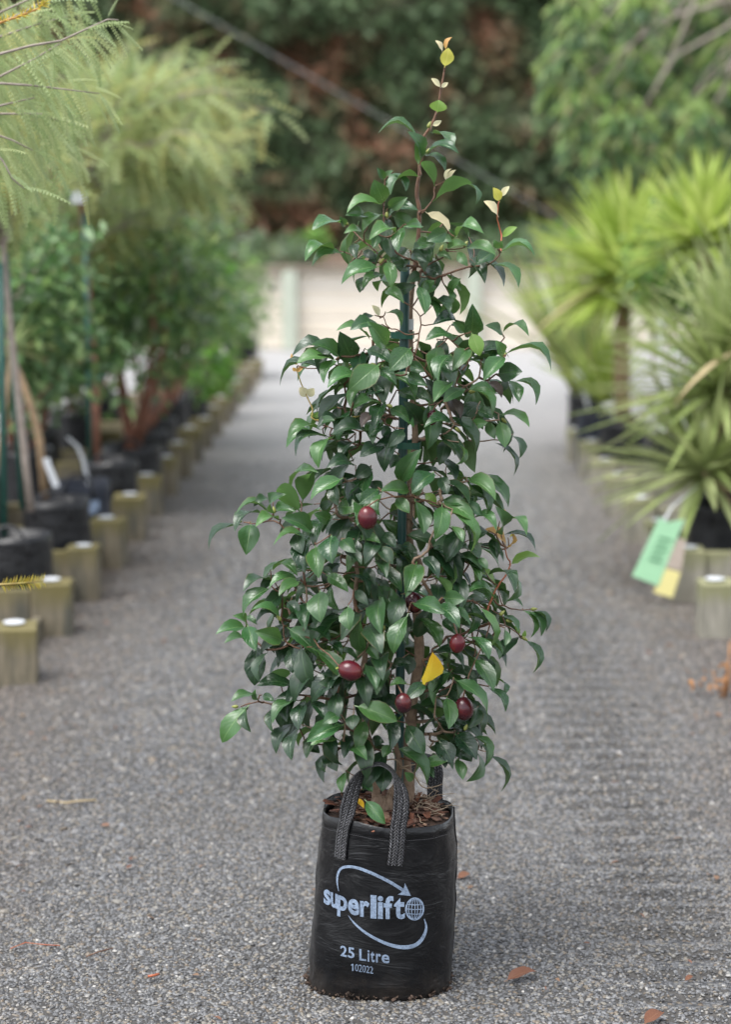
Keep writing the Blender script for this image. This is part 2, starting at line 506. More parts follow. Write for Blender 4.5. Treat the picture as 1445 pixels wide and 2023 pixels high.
def plastic_mat(name, base, rough=.4, scuff=.05, dirt=True, weave=True):
    m, nt, p, out = new_mat(name)
    co = obj_coord(nt)
    ps = pos_coord(nt)
    f = noise_t(nt, 9, 5, .65, co, .3)
    mp = nt.nodes.new('ShaderNodeMapping'); mp.inputs['Scale'].default_value = (6, 6, 160)
    nt.links.new(co, mp.inputs[0])
    lines = noise_t(nt, 3, 3, .6, mp.outputs[0])
    c = mix_c(nt, ramp(nt, f, [(.48, (0, 0, 0)), (.8, (1, 1, 1))]), base, tuple(x + scuff for x in base))
    c = mix_c(nt, ramp(nt, lines, [(.58, (0, 0, 0)), (.8, (.35, .35, .35))]), c, tuple(x + scuff * .5 for x in base))
    if dirt:
        sz = nt.nodes.new('ShaderNodeSeparateXYZ'); nt.links.new(ps, sz.inputs[0])
        f2 = noise_t(nt, 22, 5, .7, co)
        low = ramp(nt, math_n(nt, 'SUBTRACT', math_n(nt, 'MULTIPLY', f2, .15), sz.outputs[2]), [(.0, (0, 0, 0)), (.075, (.6, .6, .6))])
        c = mix_c(nt, low, c, mix_c(nt, f2, (.012, .009, .007), (.045, .036, .029)))
    nt.links.new(c, p.inputs['Base Color'])
    p.inputs['Specular IOR Level'].default_value = .38
    rr = ramp(nt, f, [(.3, (rough - .1,) * 3), (.7, (rough + .14,) * 3)])
    nt.links.new(rr, p.inputs['Roughness'])
    wr = nt.nodes.new('ShaderNodeMapping'); wr.inputs['Scale'].default_value = (4, 4, 9); wr.inputs['Rotation'].default_value = (0, .5, 0)
    nt.links.new(co, wr.inputs[0])
    wrk = noise_t(nt, 1.6, 4, .6, wr.outputs[0], .6)
    bump(nt, p, math_n(nt, 'ADD', math_n(nt, 'MULTIPLY', lines, .03), wrk), .75, .014)
    return m
M['bag'] = plastic_mat('black_woven_plastic', (.0045, .0049, .0060), .30, .012)
M['bagfar'] = plastic_mat('black_bag_plastic', (.006, .0064, .0078), .36, .012)
M['bagblue'] = plastic_mat('slate_bag_plastic', (.014, .018, .03), .4, .02)

def webbing_mat():
    m, nt, p, out = new_mat('black_webbing')
    uv = nt.nodes.new('ShaderNodeUVMap'); uv.uv_map = 'UVMap'
    sx = nt.nodes.new('ShaderNodeSeparateXYZ'); nt.links.new(uv.outputs[0], sx.inputs[0])
    # herringbone: slanted ribs that flip on every column
    col = math_n(nt, 'MULTIPLY', sx.outputs[0], 5.0)
    tri = math_n(nt, 'PINGPONG', col, 1.0)
    rib = math_n(nt, 'SINE', math_n(nt, 'MULTIPLY', math_n(nt, 'ADD', math_n(nt, 'MULTIPLY', sx.outputs[1], 150.0), math_n(nt, 'MULTIPLY', tri, 1.2)), 6.283))
    colr = math_n(nt, 'ABSOLUTE', math_n(nt, 'SINE', math_n(nt, 'MULTIPLY', col, PI)))
    h = math_n(nt, 'ADD', math_n(nt, 'MULTIPLY', rib, .5), colr)
    f = noise_t(nt, 260, 2, .7, obj_coord(nt))
    fl = ramp(nt, math_n(nt, 'ADD', math_n(nt, 'MULTIPLY', h, .25), f), [(.72, (0, 0, 0)), (.98, (1, 1, 1))])
    c = mix_c(nt, fl, (.014, .014, .016), (.19, .19, .205))
    nt.links.new(c, p.inputs['Base Color'])
    p.inputs['Roughness'].default_value = .55
    bump(nt, p, h, .8, .0025)
    return m
M['webbing'] = webbing_mat()

def print_mat():
    m, nt, p, out = new_mat('pale_blue_print')
    f = noise_t(nt, 170, 4, .7, obj_coord(nt))
    f2 = noise_t(nt, 18, 3, .6, obj_coord(nt))
    c = ramp(nt, f, [(.33, (.12, .155, .215)), (.55, (.24, .31, .42))])
    c = mix_c(nt, ramp(nt, f2, [(.5, (0, 0, 0)), (.75, (.5, .5, .5))]), c, (.19, .245, .34))
    nt.links.new(c, p.inputs['Base Color'])
    p.inputs['Roughness'].default_value = .5
    return m
M['print'] = print_mat()
M['soil'] = simple_mat('potting_mix', (.085, .05, .034), (.03, .02, .015), 60, .95, .9)
M['chip'] = foliage_mat('bark_chip', [(.05, .025, .018), (.13, .05, .03), (.20, .08, .045), (.10, .055, .04), (.25, .15, .10)], .8, .0)
M['crumb'] = foliage_mat('soil_crumb', [(.02, .014, .01), (.05, .032, .022), (.09, .06, .045)], .9, .0)
M['litter'] = foliage_mat('leaf_litter', [(.07, .04, .026), (.13, .06, .036), (.19, .115, .07), (.05, .036, .028), (.24, .18, .12), (.14, .05, .03)], .7, .05)

M['hedge'] = foliage_mat('hedge_leaf', [(.062, .105, .050), (.090, .145, .066), (.118, .178, .08), (.078, .125, .058)], .6, .3,
                         patch=(.95, (.26, .13, .075), .49, .64))
M['hedgecore'] = simple_mat('hedge_core', (.09, .10, .055), (.06, .068, .038), 1.5, .9, .3)
M['feather'] = foliage_mat('feathery_leaflet', [(.24, .32, .12), (.32, .41, .17), (.40, .46, .21), (.27, .36, .17), (.43, .44, .16)], .45, .45)
M['feather_far'] = foliage_mat('feathery_leaflet_far', [(.25, .33, .12), (.35, .42, .16), (.45, .47, .18), (.48, .44, .15), (.30, .38, .18)], .5, .45)
M['feather_olive'] = foliage_mat('feathery_leaflet_olive', [(.24, .31, .12), (.32, .37, .14), (.41, .40, .15), (.27, .34, .15)], .5, .4)
M['needle'] = foliage_mat('yellow_needle', [(.50, .42, .04), (.55, .40, .05), (.42, .42, .06)], .5, .3)
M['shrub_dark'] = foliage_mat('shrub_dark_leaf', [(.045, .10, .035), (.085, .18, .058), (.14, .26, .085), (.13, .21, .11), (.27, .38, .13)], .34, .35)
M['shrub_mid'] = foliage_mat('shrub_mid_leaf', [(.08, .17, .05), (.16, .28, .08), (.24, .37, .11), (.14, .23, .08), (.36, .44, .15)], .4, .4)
M['shrub_lime'] = foliage_mat('shrub_lime_leaf', [(.10, .28, .03), (.17, .38, .05), (.24, .44, .07)], .4, .35)
M['shrub_grey'] = foliage_mat('shrub_grey_leaf', [(.14, .20, .13), (.20, .26, .17), (.26, .31, .21)], .5, .25)
M['weeping'] = foliage_mat('weeping_leaf', [(.03, .07, .028), (.055, .12, .04), (.085, .17, .05), (.12, .20, .06), (.20, .18, .09)], .5, .3)
M['weeping_lit'] = foliage_mat('weeping_lit', [(.13, .23, .05), (.18, .28, .06), (.22, .25, .09)], .5, .35)  # lit upper leaves of each spray: the light is in this paler green
M['yucca'] = foliage_mat('yucca_blade', [(.32, .43, .08), (.42, .53, .12), (.53, .60, .19), (.36, .47, .11)], .42, .42)
M['yucca_near'] = foliage_mat('yucca_blade_near', [(.24, .31, .10), (.33, .40, .15), (.43, .48, .23), (.28, .34, .14)], .4, .35)
M['flax'] = foliage_mat('flax_blade', [(.24, .33, .14), (.34, .40, .15), (.40, .40, .18)], .5, .3)
M['dryblade'] = foliage_mat('dry_blade', [(.42, .33, .19), (.50, .40, .24), (.34, .25, .14)], .6, .2)
M['cardgreen'] = simple_mat('green_card', (.34, .60, .36), (.30, .54, .33), 8, .45, 0)
M['cardyellow'] = simple_mat('yellow_card', (.72, .66, .28), (.66, .58, .25), 8, .45, 0)
M['cardpink'] = simple_mat('photo_card', (.46, .40, .34), (.34, .27, .22), 60, .45, 0)
M['cardink'] = simple_mat('card_ink', (.07, .25, .12), None, 8, .6, 0)

# ------------------------------------------------------------------ setting
mb = MB()
mb.add([(-60, -6, 0), (60, -6, 0), (60, 90, 0), (-60, 90, 0)], [(0, 1, 2, 3)])
g = mb.build('ground', M['ground'], smooth=False); tag(g, kind='structure')

# tyre-ridged, slightly uneven gravel sheet the loose stones lie on
def gravel_h(x, y):
    if y > 8.31: return .001
    h = .006 * noise.noise(Vector((x * 1.6, y * 1.6, 0))) + .004 * noise.noise(Vector((x * 5, y * 5, 3)))
    band = math.exp(-((x - .67 - .01 * (y - 4.3)) / .15) ** 2)
    h += band * (.013 * math.sin(y * 50 + 2.2 * noise.noise(Vector((x * 3, y * 2, 9)))) - .004)
    band2 = math.exp(-((x + .80) / .25) ** 2)
    h += band2 * .007 * noise.noise(Vector((x * 9, y * 14, 5)))
    return h + .012
def gravel_sheet(y0, y1, x0, x1, step):
    nx, ny = int((x1 - x0) / step) + 1, int((y1 - y0) / step) + 1
    vv, ff = [], []
    for j in range(ny):
        y = lerp(y0, y1, j / (ny - 1))
        for i in range(nx):
            x = lerp(x0, x1, i / (nx - 1))
            vv.append((x, y, gravel_h(x, y)))
    for j in range(ny - 1):
        for i in range(nx - 1):
            a = j * nx + i
            ff.append((a, a + 1, a + nx + 1, a + nx))
    me = bpy.data.meshes.new('gravel')
    me.from_pydata(vv, [], ff)
    me.polygons.foreach_set('use_smooth', [True] * len(ff))
    return me

def gravel_nodes(name, density, rmin, rmax, seed):
    ng = bpy.data.node_groups.new(name, 'GeometryNodeTree')
    ng.interface.new_socket('Geometry', in_out='INPUT', socket_type='NodeSocketGeometry')
    ng.interface.new_socket('Geometry', in_out='OUTPUT', socket_type='NodeSocketGeometry')
    N, Lk = ng.nodes, ng.links
    gi, go = N.new('NodeGroupInput'), N.new('NodeGroupOutput')
    dp = N.new('GeometryNodeDistributePointsOnFaces')
    dp.inputs['Density'].default_value = density
    dp.inputs['Seed'].default_value = seed
    Lk.new(gi.outputs[0], dp.inputs['Mesh'])
    if seed == 5:                                   # thins out into the rolled yard
        gp_ = N.new('GeometryNodeInputPosition'); sx_ = N.new('ShaderNodeSeparateXYZ'); mr_ = N.new('ShaderNodeMapRange')
        mr_.inputs['From Min'].default_value = 8.3; mr_.inputs['From Max'].default_value = 14.5
        mr_.inputs['To Min'].default_value = density; mr_.inputs['To Max'].default_value = 0.0
        Lk.new(gp_.outputs[0], sx_.inputs[0]); Lk.new(sx_.outputs[1], mr_.inputs['Value']); Lk.new(mr_.outputs[0], dp.inputs['Density'])
    g2i = N.new('GeometryNodeGeometryToInstance')
    for k in range(6):
        ico = N.new('GeometryNodeMeshIcoSphere')
        ico.inputs['Radius'].default_value = 1.0
        ico.inputs['Subdivisions'].default_value = 2
        sp = N.new('GeometryNodeSetPosition')
        nt_ = N.new('ShaderNodeTexNoise')
        nt_.noise_dimensions = '4D'
        nt_.inputs['W'].default_value = k * 3.7 + seed
        nt_.inputs['Scale'].default_value = .75
        nt_.inputs['Detail'].default_value = 1.0
        sub = N.new('ShaderNodeVectorMath'); sub.operation = 'SUBTRACT'
        sub.inputs[1].default_value = (.5, .5, .5)
        sc = N.new('ShaderNodeVectorMath'); sc.operation = 'SCALE'; sc.inputs['Scale'].default_value = 1.5
        Lk.new(nt_.outputs['Color'], sub.inputs[0]); Lk.new(sub.outputs[0], sc.inputs[0])
        Lk.new(ico.outputs['Mesh'], sp.inputs['Geometry']); Lk.new(sc.outputs[0], sp.inputs['Offset'])
        tr = N.new('GeometryNodeTransform')
        tr.inputs['Scale'].default_value = ((1.0, .72, .46), (1.15, .8, .5), (.9, .8, .6), (1.3, .7, .42), (1.0, .9, .4), (.8, .7, .55))[k]
        sm = N.new('GeometryNodeSetMaterial'); sm.inputs['Material'].default_value = M['pebble']
        ss = N.new('GeometryNodeSetShadeSmooth')
        Lk.new(sp.outputs[0], tr.inputs['Geometry']); Lk.new(tr.outputs[0], ss.inputs[0]); Lk.new(ss.outputs[0], sm.inputs[0])
        Lk.new(sm.outputs[0], g2i.inputs[0])
    iop = N.new('GeometryNodeInstanceOnPoints')
    Lk.new(dp.outputs['Points'], iop.inputs['Points'])
    Lk.new(g2i.outputs[0], iop.inputs['Instance'])
    iop.inputs['Pick Instance'].default_value = True
    ri = N.new('FunctionNodeRandomValue'); ri.data_type = 'INT'
    ri.inputs['Min'].default_value = 0; ri.inputs[4].default_value = 0; ri.inputs[5].default_value = 5
    Lk.new(ri.outputs[2], iop.inputs['Instance Index'])
    rr = N.new('FunctionNodeRandomValue'); rr.data_type = 'FLOAT_VECTOR'
    rr.inputs[0].default_value = (-.5, -.5, 0); rr.inputs[1].default_value = (.5, .5, 6.283)
    rr.inputs['Seed'].default_value = 5
    Lk.new(rr.outputs[0], iop.inputs['Rotation'])
    rs = N.new('FunctionNodeRandomValue'); rs.data_type = 'FLOAT'
    rs.inputs[2].default_value = 0; rs.inputs[3].default_value = 1; rs.inputs['Seed'].default_value = 9
    pw = N.new('ShaderNodeMath'); pw.operation = 'POWER'; pw.inputs[1].default_value = 2.6
    mr = N.new('ShaderNodeMapRange')
    mr.inputs['To Min'].default_value = rmin; mr.inputs['To Max'].default_value = rmax
    Lk.new(rs.outputs[1], pw.inputs[0]); Lk.new(pw.outputs[0], mr.inputs['Value'])
    Lk.new(mr.outputs[0], iop.inputs['Scale'])
    jg = N.new('GeometryNodeJoinGeometry')
    if seed in (1, 2): Lk.new(gi.outputs[0], jg.inputs[0])
    Lk.new(iop.outputs[0], jg.inputs[0])
    Lk.new(jg.outputs[0], go.inputs[0])
    return ng
for (y0, y1, x0, x1, dens, r0, r1, sd) in ((4.5, 8.3, -1.26, -.62, 240, .008, .017, 3), (4.9, 8.3, .85, 1.28, 120, .008, .016, 4), (8.3, 14.5, -1.24, 1.24, 5600, .006, .012, 5), (3.3, 5.3, -1.45, 1.45, 21500, .0033, .0074, 1), (5.3, 8.3, -1.34, 1.44, 12000, .0036, .0085, 2)):
    me = gravel_sheet(y0, y1, x0, x1, .03 if sd < 3 else .06)
    me.materials.append(M['gap_grit'])
    o = link('gravel', me)
    tag(o, ('loose grey and tan gravel covering the path', 'loose grey gravel further along the path', 'scattered larger stones along the shrub edging', 'scattered larger stones along the yucca edging', 'coarse grey gravel between the two rows of edging')[sd - 1], 'gravel', kind='stuff')
    md = o.modifiers.new('stones', 'NODES')
    md.node_group = gravel_nodes('gravel_stones', dens, r0, r1, sd)

# --- timber retaining wall at the end of the yard
WY = 25.0
wall = empty('retaining_wall', (0, WY, 0), 'low cream plank retaining wall with pale posts at the end of the path', 'wall')
pxs = [-9.3, -7.0, -4.7, -2.4, -1.19, 1.12, 3.4, 5.7, 8.0, 10.3]
pxs = [-10.4, -8.1, -5.8, -3.5, -1.19, 1.12, 3.42, 5.72, 8.02, 10.3]
for i, x in enumerate(pxs):
    mb = MB(); mb.box((x, WY - .11, .5), (.19, .17, 1.0))
    bevel(mb.build('post', M['wallpost'], wall, False), .02)
for i in range(len(pxs) - 1):
    for k in range(5):
        mb = MB()
        mb.box(((pxs[i] + pxs[i + 1]) / 2, WY + rnd(-.006, .006), .1 + k * .2), (pxs[i + 1] - pxs[i] - .012, .05, .188))
        bevel(mb.build('plank', M['plank'], wall, False), .008)
mb = MB(); mb.box((0, WY - .03, 1.028), (21.2, .34, .05))
bevel(mb.build('cap_board', M['capboard'], wall, False), .01)

vv, ff = [], []
nx, ny = 60, 14
for j in range(ny):
    for i in range(nx):
        x = lerp(-14, 14, i / (nx - 1)); y = lerp(WY + .04, WY + 9, j / (ny - 1))
        z = .9 + .28 * min(1, (y - WY) / 2.5) + .10 * noise.noise(Vector((x * .7, y * .7, 0))) * (1 if j else 0)
        vv.append((x, y, z))
for j in range(ny - 1):
    for i in range(nx - 1):
        a = j * nx + i; ff.append((a, a + 1, a + nx + 1, a + nx))
mb = MB(); mb.add(vv, ff)
tag(mb.build('terrain', M['bankmat']), kind='structure')

# --- tall clipped hedge behind
HY = 28.4
hedge = empty('conifer_hedge', (0, HY, 1.0), 'towering clipped conifer hedge with rusty brown patches behind the plank wall', 'hedge')
def hedge_off(x, z):
    return (.55 * noise.noise(Vector((x * .55, z * .55, 1))) + .35 * noise.noise(Vector((x * 1.4, z * 1.4, 4))) + .18 * noise.noise(Vector((x * 3.4, z * 3.4, 8))))
vv, ff = [], []
nx, nz = 90, 46
for j in range(nz):
    for i in range(nx):
        x = lerp(-13, 13, i / (nx - 1)); z = lerp(.9, 9, j / (nz - 1))
        vv.append((x, HY + .3 - hedge_off(x, z), z))
for j in range(nz - 1):
    for i in range(nx - 1):
        a = j * nx + i; ff.append((a, a + 1, a + nx + 1, a + nx))
b0 = len(vv)
for i in range(nx):
    x = lerp(-13, 13, i / (nx - 1)); vv.append((x, HY + 2.6, 9)); vv.append((x, HY + 2.6, .9))
for i in range(nx - 1):
    a = (nz - 1) * nx + i
    ff.append((a, a + 1, b0 + 2 * (i + 1), b0 + 2 * i))
    ff.append((b0 + 2 * i, b0 + 2 * i + 2, b0 + 2 * i + 3, b0 + 2 * i + 1))
mb = MB(); mb.add(vv, ff); mb.build('core', M['hedgecore'], hedge)

def leaf_template(nv=2, fold=.12, wid=.5, droop=.0):
    """small folded leaf: 4..6 tris, along +y, width 1"""
    rows = [(0, 0)] + [((k + 1) / (nv + 1), math.sin(PI * ((k + 1) / (nv + 1)) ** .85) * .5) for k in range(nv)] + [(1, 0)]
    v, f = [], []
    v.append((0, 0, 0))
    for (t, h) in rows[1:-1]:
        z = -droop * t * t
        v += [(-h, t, z + fold * h), (0, t, z), (h, t, z + fold * h)]
    v.append((0, 1, -droop))
    f += [(0, 2, 1, 1), (0, 3, 2, 2)]
    tr = [(0, 2, 1), (0, 3, 2)]
    for k in range(nv - 1):
        a = 1 + 3 * k
        tr += [(a, a + 1, a + 4), (a, a + 4, a + 3), (a + 1, a + 2, a + 5), (a + 1, a + 5, a + 4)]
    a = 1 + 3 * (nv - 1); e = len(v) - 1
    tr += [(a, a + 1, e), (a + 1, a + 2, e)]
    return np.array(v, float), np.array(tr, int)
LT1 = leaf_template(1)
LT2 = leaf_template(2, .2, .5, .15)

n = 52000
hx = RNG.uniform(-12.5, 12.5, n); hz = RNG.uniform(.85, 8.8, n)
hy = np.array([HY + .28 - hedge_off(a, b) for a, b in zip(hx, hz)]) - RNG.uniform(0, .22, n)
pos = np.stack([hx, hy, hz], 1)
dirs = np.stack([RNG.normal(0, .5, n), -RNG.uniform(.2, 1, n), RNG.normal(-.25, .5, n)], 1)
nor = np.stack([RNG.normal(0, .4, n), -RNG.uniform(.2, 1, n), RNG.uniform(.3, 1.1, n)], 1)
scatter('foliage', *LT1, pos, dirs, nor, RNG.uniform(.12, .26, n), RNG.uniform(.06, .13, n), M['hedge'], parent=hedge)

# --- pale cable slanting across in front of the hedge
A = PT(1270, 526, 25.6); B = PT(350, 0, 27.3)
Cc = A + (B - A) * 1.35
mb = MB(); mb.tube([A + (A - B) * .02, (A + B) / 2, B, Cc], .0030, 6)
mb.tube([A + (A - B) * .02 + Vector((0, 0, -.25)), A + (A - B) * .02 + Vector((0, 0, .06))], .03, 6)
tag(mb.build('guy_cable', M['cable']), 'thin pale cable slanting down across the front of the tall hedge', 'cable')

# ------------------------------------------------------------------ timber edging on both sides
TAGH = .22
def edging(side, y, k, label, group):
    x = side * 1.32
    mt = M['timber'] if side < 0 else M['timber_r']
    e = empty('timber_edging', (x, y, 0), label, 'edging', group)
    w = rnd(.135, .165); h = TAGH + rnd(-.012, .012)
    mb = MB(); mb.box((x, y, h / 2 - .01), (w, w, h + .02), rnd(-.12, .12), jit=.004)
    bevel(mb.build('post', mt, e, False), .006)
    bh = h - rnd(.008, .05)
    L = .80 if side < 0 else .85
    mb = MB(); mb.box((x + side * (w / 2 + L / 2 + .004), y + rnd(-.01, .01), bh / 2), (L, .05, bh), jit=.003)
    bevel(mb.build('board', mt, e, False), .006)
    mb = MB()
    r = rnd(.034, .041); tx_, ty_ = rnd(-.02, .02), rnd(-.02, .02)
    mb.tube([(x + tx_, y + ty_, h + .0062), (x + tx_, y + ty_, h + .010)], r, 14)
    mb.build('number_tag', M['tagwhite'], e, False)
    # kerb board that runs on to the next post
    mb = MB(); mb.box((x + side * .045, y + .41, (bh - .10) / 2), (.04, .82 - w - .01, bh - .10), jit=.003)
    bevel(mb.build('side_board', mt, e, False), .006)
    return e
ys = [6.05, 6.9, 7.7, 8.5, 9.3, 10.1, 10.95, 11.8, 12.6, 13.4, 14.2, 15.05, 15.9, 16.7, 17.5, 18.4, 19.3, 20.2]
LE = {7.7: 'algae-stained timber edging post and board before the bag of the grey-trunked sapling', 8.5: 'algae-stained timber edging post and board before the bag of the leaning tan stem',
      9.3: 'algae-stained timber edging post and board before the blue-printed bag', 10.1: 'algae-stained timber edging post and board before the bag with the staked brown trunk',
      10.95: 'algae-stained timber edging post and board before the red-stemmed shrub', 20.2: 'last timber edging post of the shrub row beside the open yard',
      6.9: 'first timber edging post and board of the shrub row, with no bag before it'}
for k, y in enumerate(ys[1:]):
    edging(-1, y, k, LE.get(y, 'small timber edging post with white tag among the bushy shrubs further along'), 'timber edging on the leafy shrub side')
for k, y in enumerate(ys[2:10]):
    edging(1, y, k, {7.7: 'grey timber edging post standing alone by the dry orange weed', 8.5: 'wide grey timber edging board behind the hanging green card', 13.4: 'last grey edging post by the white square-headed marker'}.get(y, 'grey weathered timber edging post and board with white tag below the yuccas'), 'timber edging on the yucca side')

# ------------------------------------------------------------------ nursery bags behind the edging
def lathe(mb, c, prof, n=20, squash=1.0, wob=.0, seed=0):
    vv, ff = [], []
    for (r, z) in prof:
        for k in range(n):
            a = 2 * PI * k / n
            q = 1 + wob * noise.noise(Vector((math.cos(a) * 1.5 + seed, math.sin(a) * 1.5, z * 6)))
            vv.append((c[0] + r * q * math.cos(a), c[1] + r * q * squash * math.sin(a), c[2] + z + (wob * .12 * noise.noise(Vector((a, seed, 2))) if r > .05 else 0)))
    for j in range(len(prof) - 1):
        for k in range(n):
            ff.append((j * n + k, j * n + (k + 1) % n, (j + 1) * n + (k + 1) % n, (j + 1) * n + k))
    ff.append(tuple(range(n - 1, -1, -1)))
    ff.append(tuple((len(prof) - 1) * n + k for k in range(n)))
    mb.add(vv, ff)
BAGN = [0]
def grow_bag(x, y, label, group=None, r=.145, h=.40, mat='bagfar'):
    BAGN[0] += 1
    e = empty('grow_bag', (x, y, 0), label, 'planter bag', group)
    mb = MB()
    s = BAGN[0] * 3.1
    lathe(mb, (x, y, 0), [(r * 1.02, 0), (r * 1.06, .05), (r * 1.03, h * .5), (r, h * .85), (r * 1.01, h - .03), (r * 1.0, h), (r * .96, h - .002), (r * .95, h - .05)], 22, 1, .10, s)
    mb.build('body', M[mat], e)
    mb = MB(); lathe(mb, (x, y, 0), [(r * .93, h - .06), (r * .6, h - .04), (r * .2, h - .03)], 16, 1, .1, s)
    mb.build('potting_mix', M['soil'], e)
    for sg in (-1, 1):
        mb = MB()
        pts = []
        for t in range(9):
            a = t / 8
            pts.append((x + sg * r * .55 * math.cos(PI * a) * 1.0, y - r * .9 * math.cos(.3), h - .08 + .13 * math.sin(PI * a)))
        if sg > 0:
            mb.tube(pts, .008, 5)
            mb.build('handle', M['webbing'], e)
    return e
gl = 'black plastic nursery bag standing behind timber edging under the leafy shrubs'
gg = 'black nursery bags along the leafy shrub side'
BX = -1.5
grow_bag(BX - .02, 7.98, 'black nursery bag holding the staked grey-trunked sapling', r=.15, h=.37)
grow_bag(BX + .02, 8.80, 'black nursery bag holding the leaning tan-stemmed tree', r=.15, h=.40)
b3 = grow_bag(BX + .02, 9.55, 'black nursery bag with blue print and a white marker rod', r=.14, h=.38, mat='bagblue')
grow_bag(BX + .04, 10.38, 'black nursery bag holding the brown trunk tied to a green stake', r=.15, h=.38)
grow_bag(BX + .05, 11.25, 'wide black nursery bag holding the red-stemmed bushy shrub', r=.17, h=.36)
for y, w_ in ((12.1, 'mid green shrub beside the red-stemmed one'), (12.9, 'fresh green loose shrub'), (13.7, 'pale grey-leaved shrub'), (14.5, 'low lime green plant'), (16.2, 'lime-tinged shrub'), (17.8, 'grey-green shrub next to the end bush')):
    grow_bag(BX + rnd(-.03, .05), y, 'black nursery bag behind the edging holding the ' + w_, gg, r=rnd(.13, .15), h=rnd(.34, .4))
grow_bag(BX + .02, 20.5, 'last black nursery bag before the open yard, under a round bush', r=.17, h=.42)
for (x, y, w_) in ((-2.05, 9.0, 'thin red-stemmed dark shrub'), (-2.1, 9.9, 'low loose feathery tree'), (-2.0, 10.9, 'tall pale feathery tree'), (-2.15, 12.0, 'olive feathery tree'), (-2.1, 13.2, 'tall shaded green shrub'), (-2.1, 14.4, 'pale upright feathery tree')):
    grow_bag(x, y, 'shaded second-row nursery bag holding the ' + w_, 'second row of nursery bags', r=.16, h=.38)

# blue printing on the slate bag (too blurred to read): small label patch wrapped on the bag
vv, ff = [], []
for j in range(5):
    for i in range(7):
        a = math.radians(lerp(-100, -50, i / 6)); z = lerp(.235, .30, j / 4)
        vv.append((BX + .02 + .157 * math.cos(a), 9.55 + .157 * math.sin(a), z))
for j in range(4):
    for i in range(6):
        if (i * 7 + j * 3) % 5 == 0: continue
        a = j * 7 + i; ff.append((a, a + 1, a + 8, a + 7))
mb = MB(); mb.add(vv, ff); mb.build('print_patch', M['print'], b3)
# bent white marker rod and white loop tag
def ribbon_pts(mb, pts, w, wdir, th=.002):
    wdir = Vector(wdir).normalized()
    vv, ff = [], []
    for p in pts:
        p = Vector(p)
        n = Vector((0, -th, 0))
        vv += [p - wdir * w / 2, p + wdir * w / 2, p + wdir * w / 2 - n, p - wdir * w / 2 - n]
    for i in range(len(pts) - 1):
        for k in range(4):
            ff.append((i * 4 + k, i * 4 + (k + 1) % 4, (i + 1) * 4 + (k + 1) % 4, (i + 1) * 4 + k))
    ff += [(3, 2, 1, 0), tuple((len(pts) - 1) * 4 + k for k in range(4))]
    mb.add(vv, ff)
mb = MB()
ribbon_pts(mb, [PT(176, 962, 9.45), PT(163, 905, 9.45), PT(153, 882, 9.45), PT(133, 864, 9.45)], .018, (1, 0, .1))
ribbon_pts(mb, [PT(178, 990, 9.45), PT(176, 962, 9.45)], .02, (1, 0, .1))
tag(mb.build('plant_marker', M['tagwhite'], None, False), 'bent white plastic plant marker stuck in the slate-coloured bag', 'plant marker')
mb = MB()
ribbon_pts(mb, [PT(90, 905, 8.7), PT(95, 922, 8.7), PT(101, 935, 8.7), PT(111, 962, 8.7)], .03, (1, 0, .2))
tag(mb.build('hanging_tag', M['tagwhite'], None, False), 'white loop tag hanging at the foot of the leaning tan stem', 'tag')

# ------------------------------------------------------------------ background plants
def frond_template(pairs=14, droop=.25, ll=.16):
    v, f = [], []
    R = 5
    for k in range(R):                                   # rachis strip
        t = k / (R - 1); z = -droop * t * t
        v += [(-.012, t, z), (.012, t, z)]
    for k in range(R - 1):
        a = 2 * k; f += [(a, a + 1, a + 3), (a, a + 3, a + 2)]
    for k in range(pairs):
        t = .14 + .84 * k / (pairs - 1); z = -droop * t * t
        l = ll * (1 - .45 * (2 * abs(t - .45)) ** 2)
        w = .42 / pairs
        for s in (-1, 1):
            a = len(v)
            v += [(s * .01, t, z), (s * l * .6, t + .012 - w * .75, z - .01), (s * l, t + .02, z - .03), (s * l * .55, t + .012 + w * .75, z - .01)]
            f += [(a, a + 1, a + 2), (a, a + 2, a + 3)]
    return np.array(v, float), np.array(f, int)
FT = [frond_template(13, d, .085) for d in (.1, .24, .4)]
FTL = frond_template(6, .2, .15)

def limb_path(a, b, sag=.0, n=6, jit=.03):
    a, b = Vector(a), Vector(b)
    d = (b - a).length
    out = []
    for i in range(n + 1):
        t = i / n
        p = a.lerp(b, t) + Vector((0, 0, sag * d * math.sin(PI * t)))
        if 0 < i < n: p += Vector((rnd(-1, 1), rnd(-1, 1), rnd(-1, 1))) * jit * d
        out.append(p)
    return out

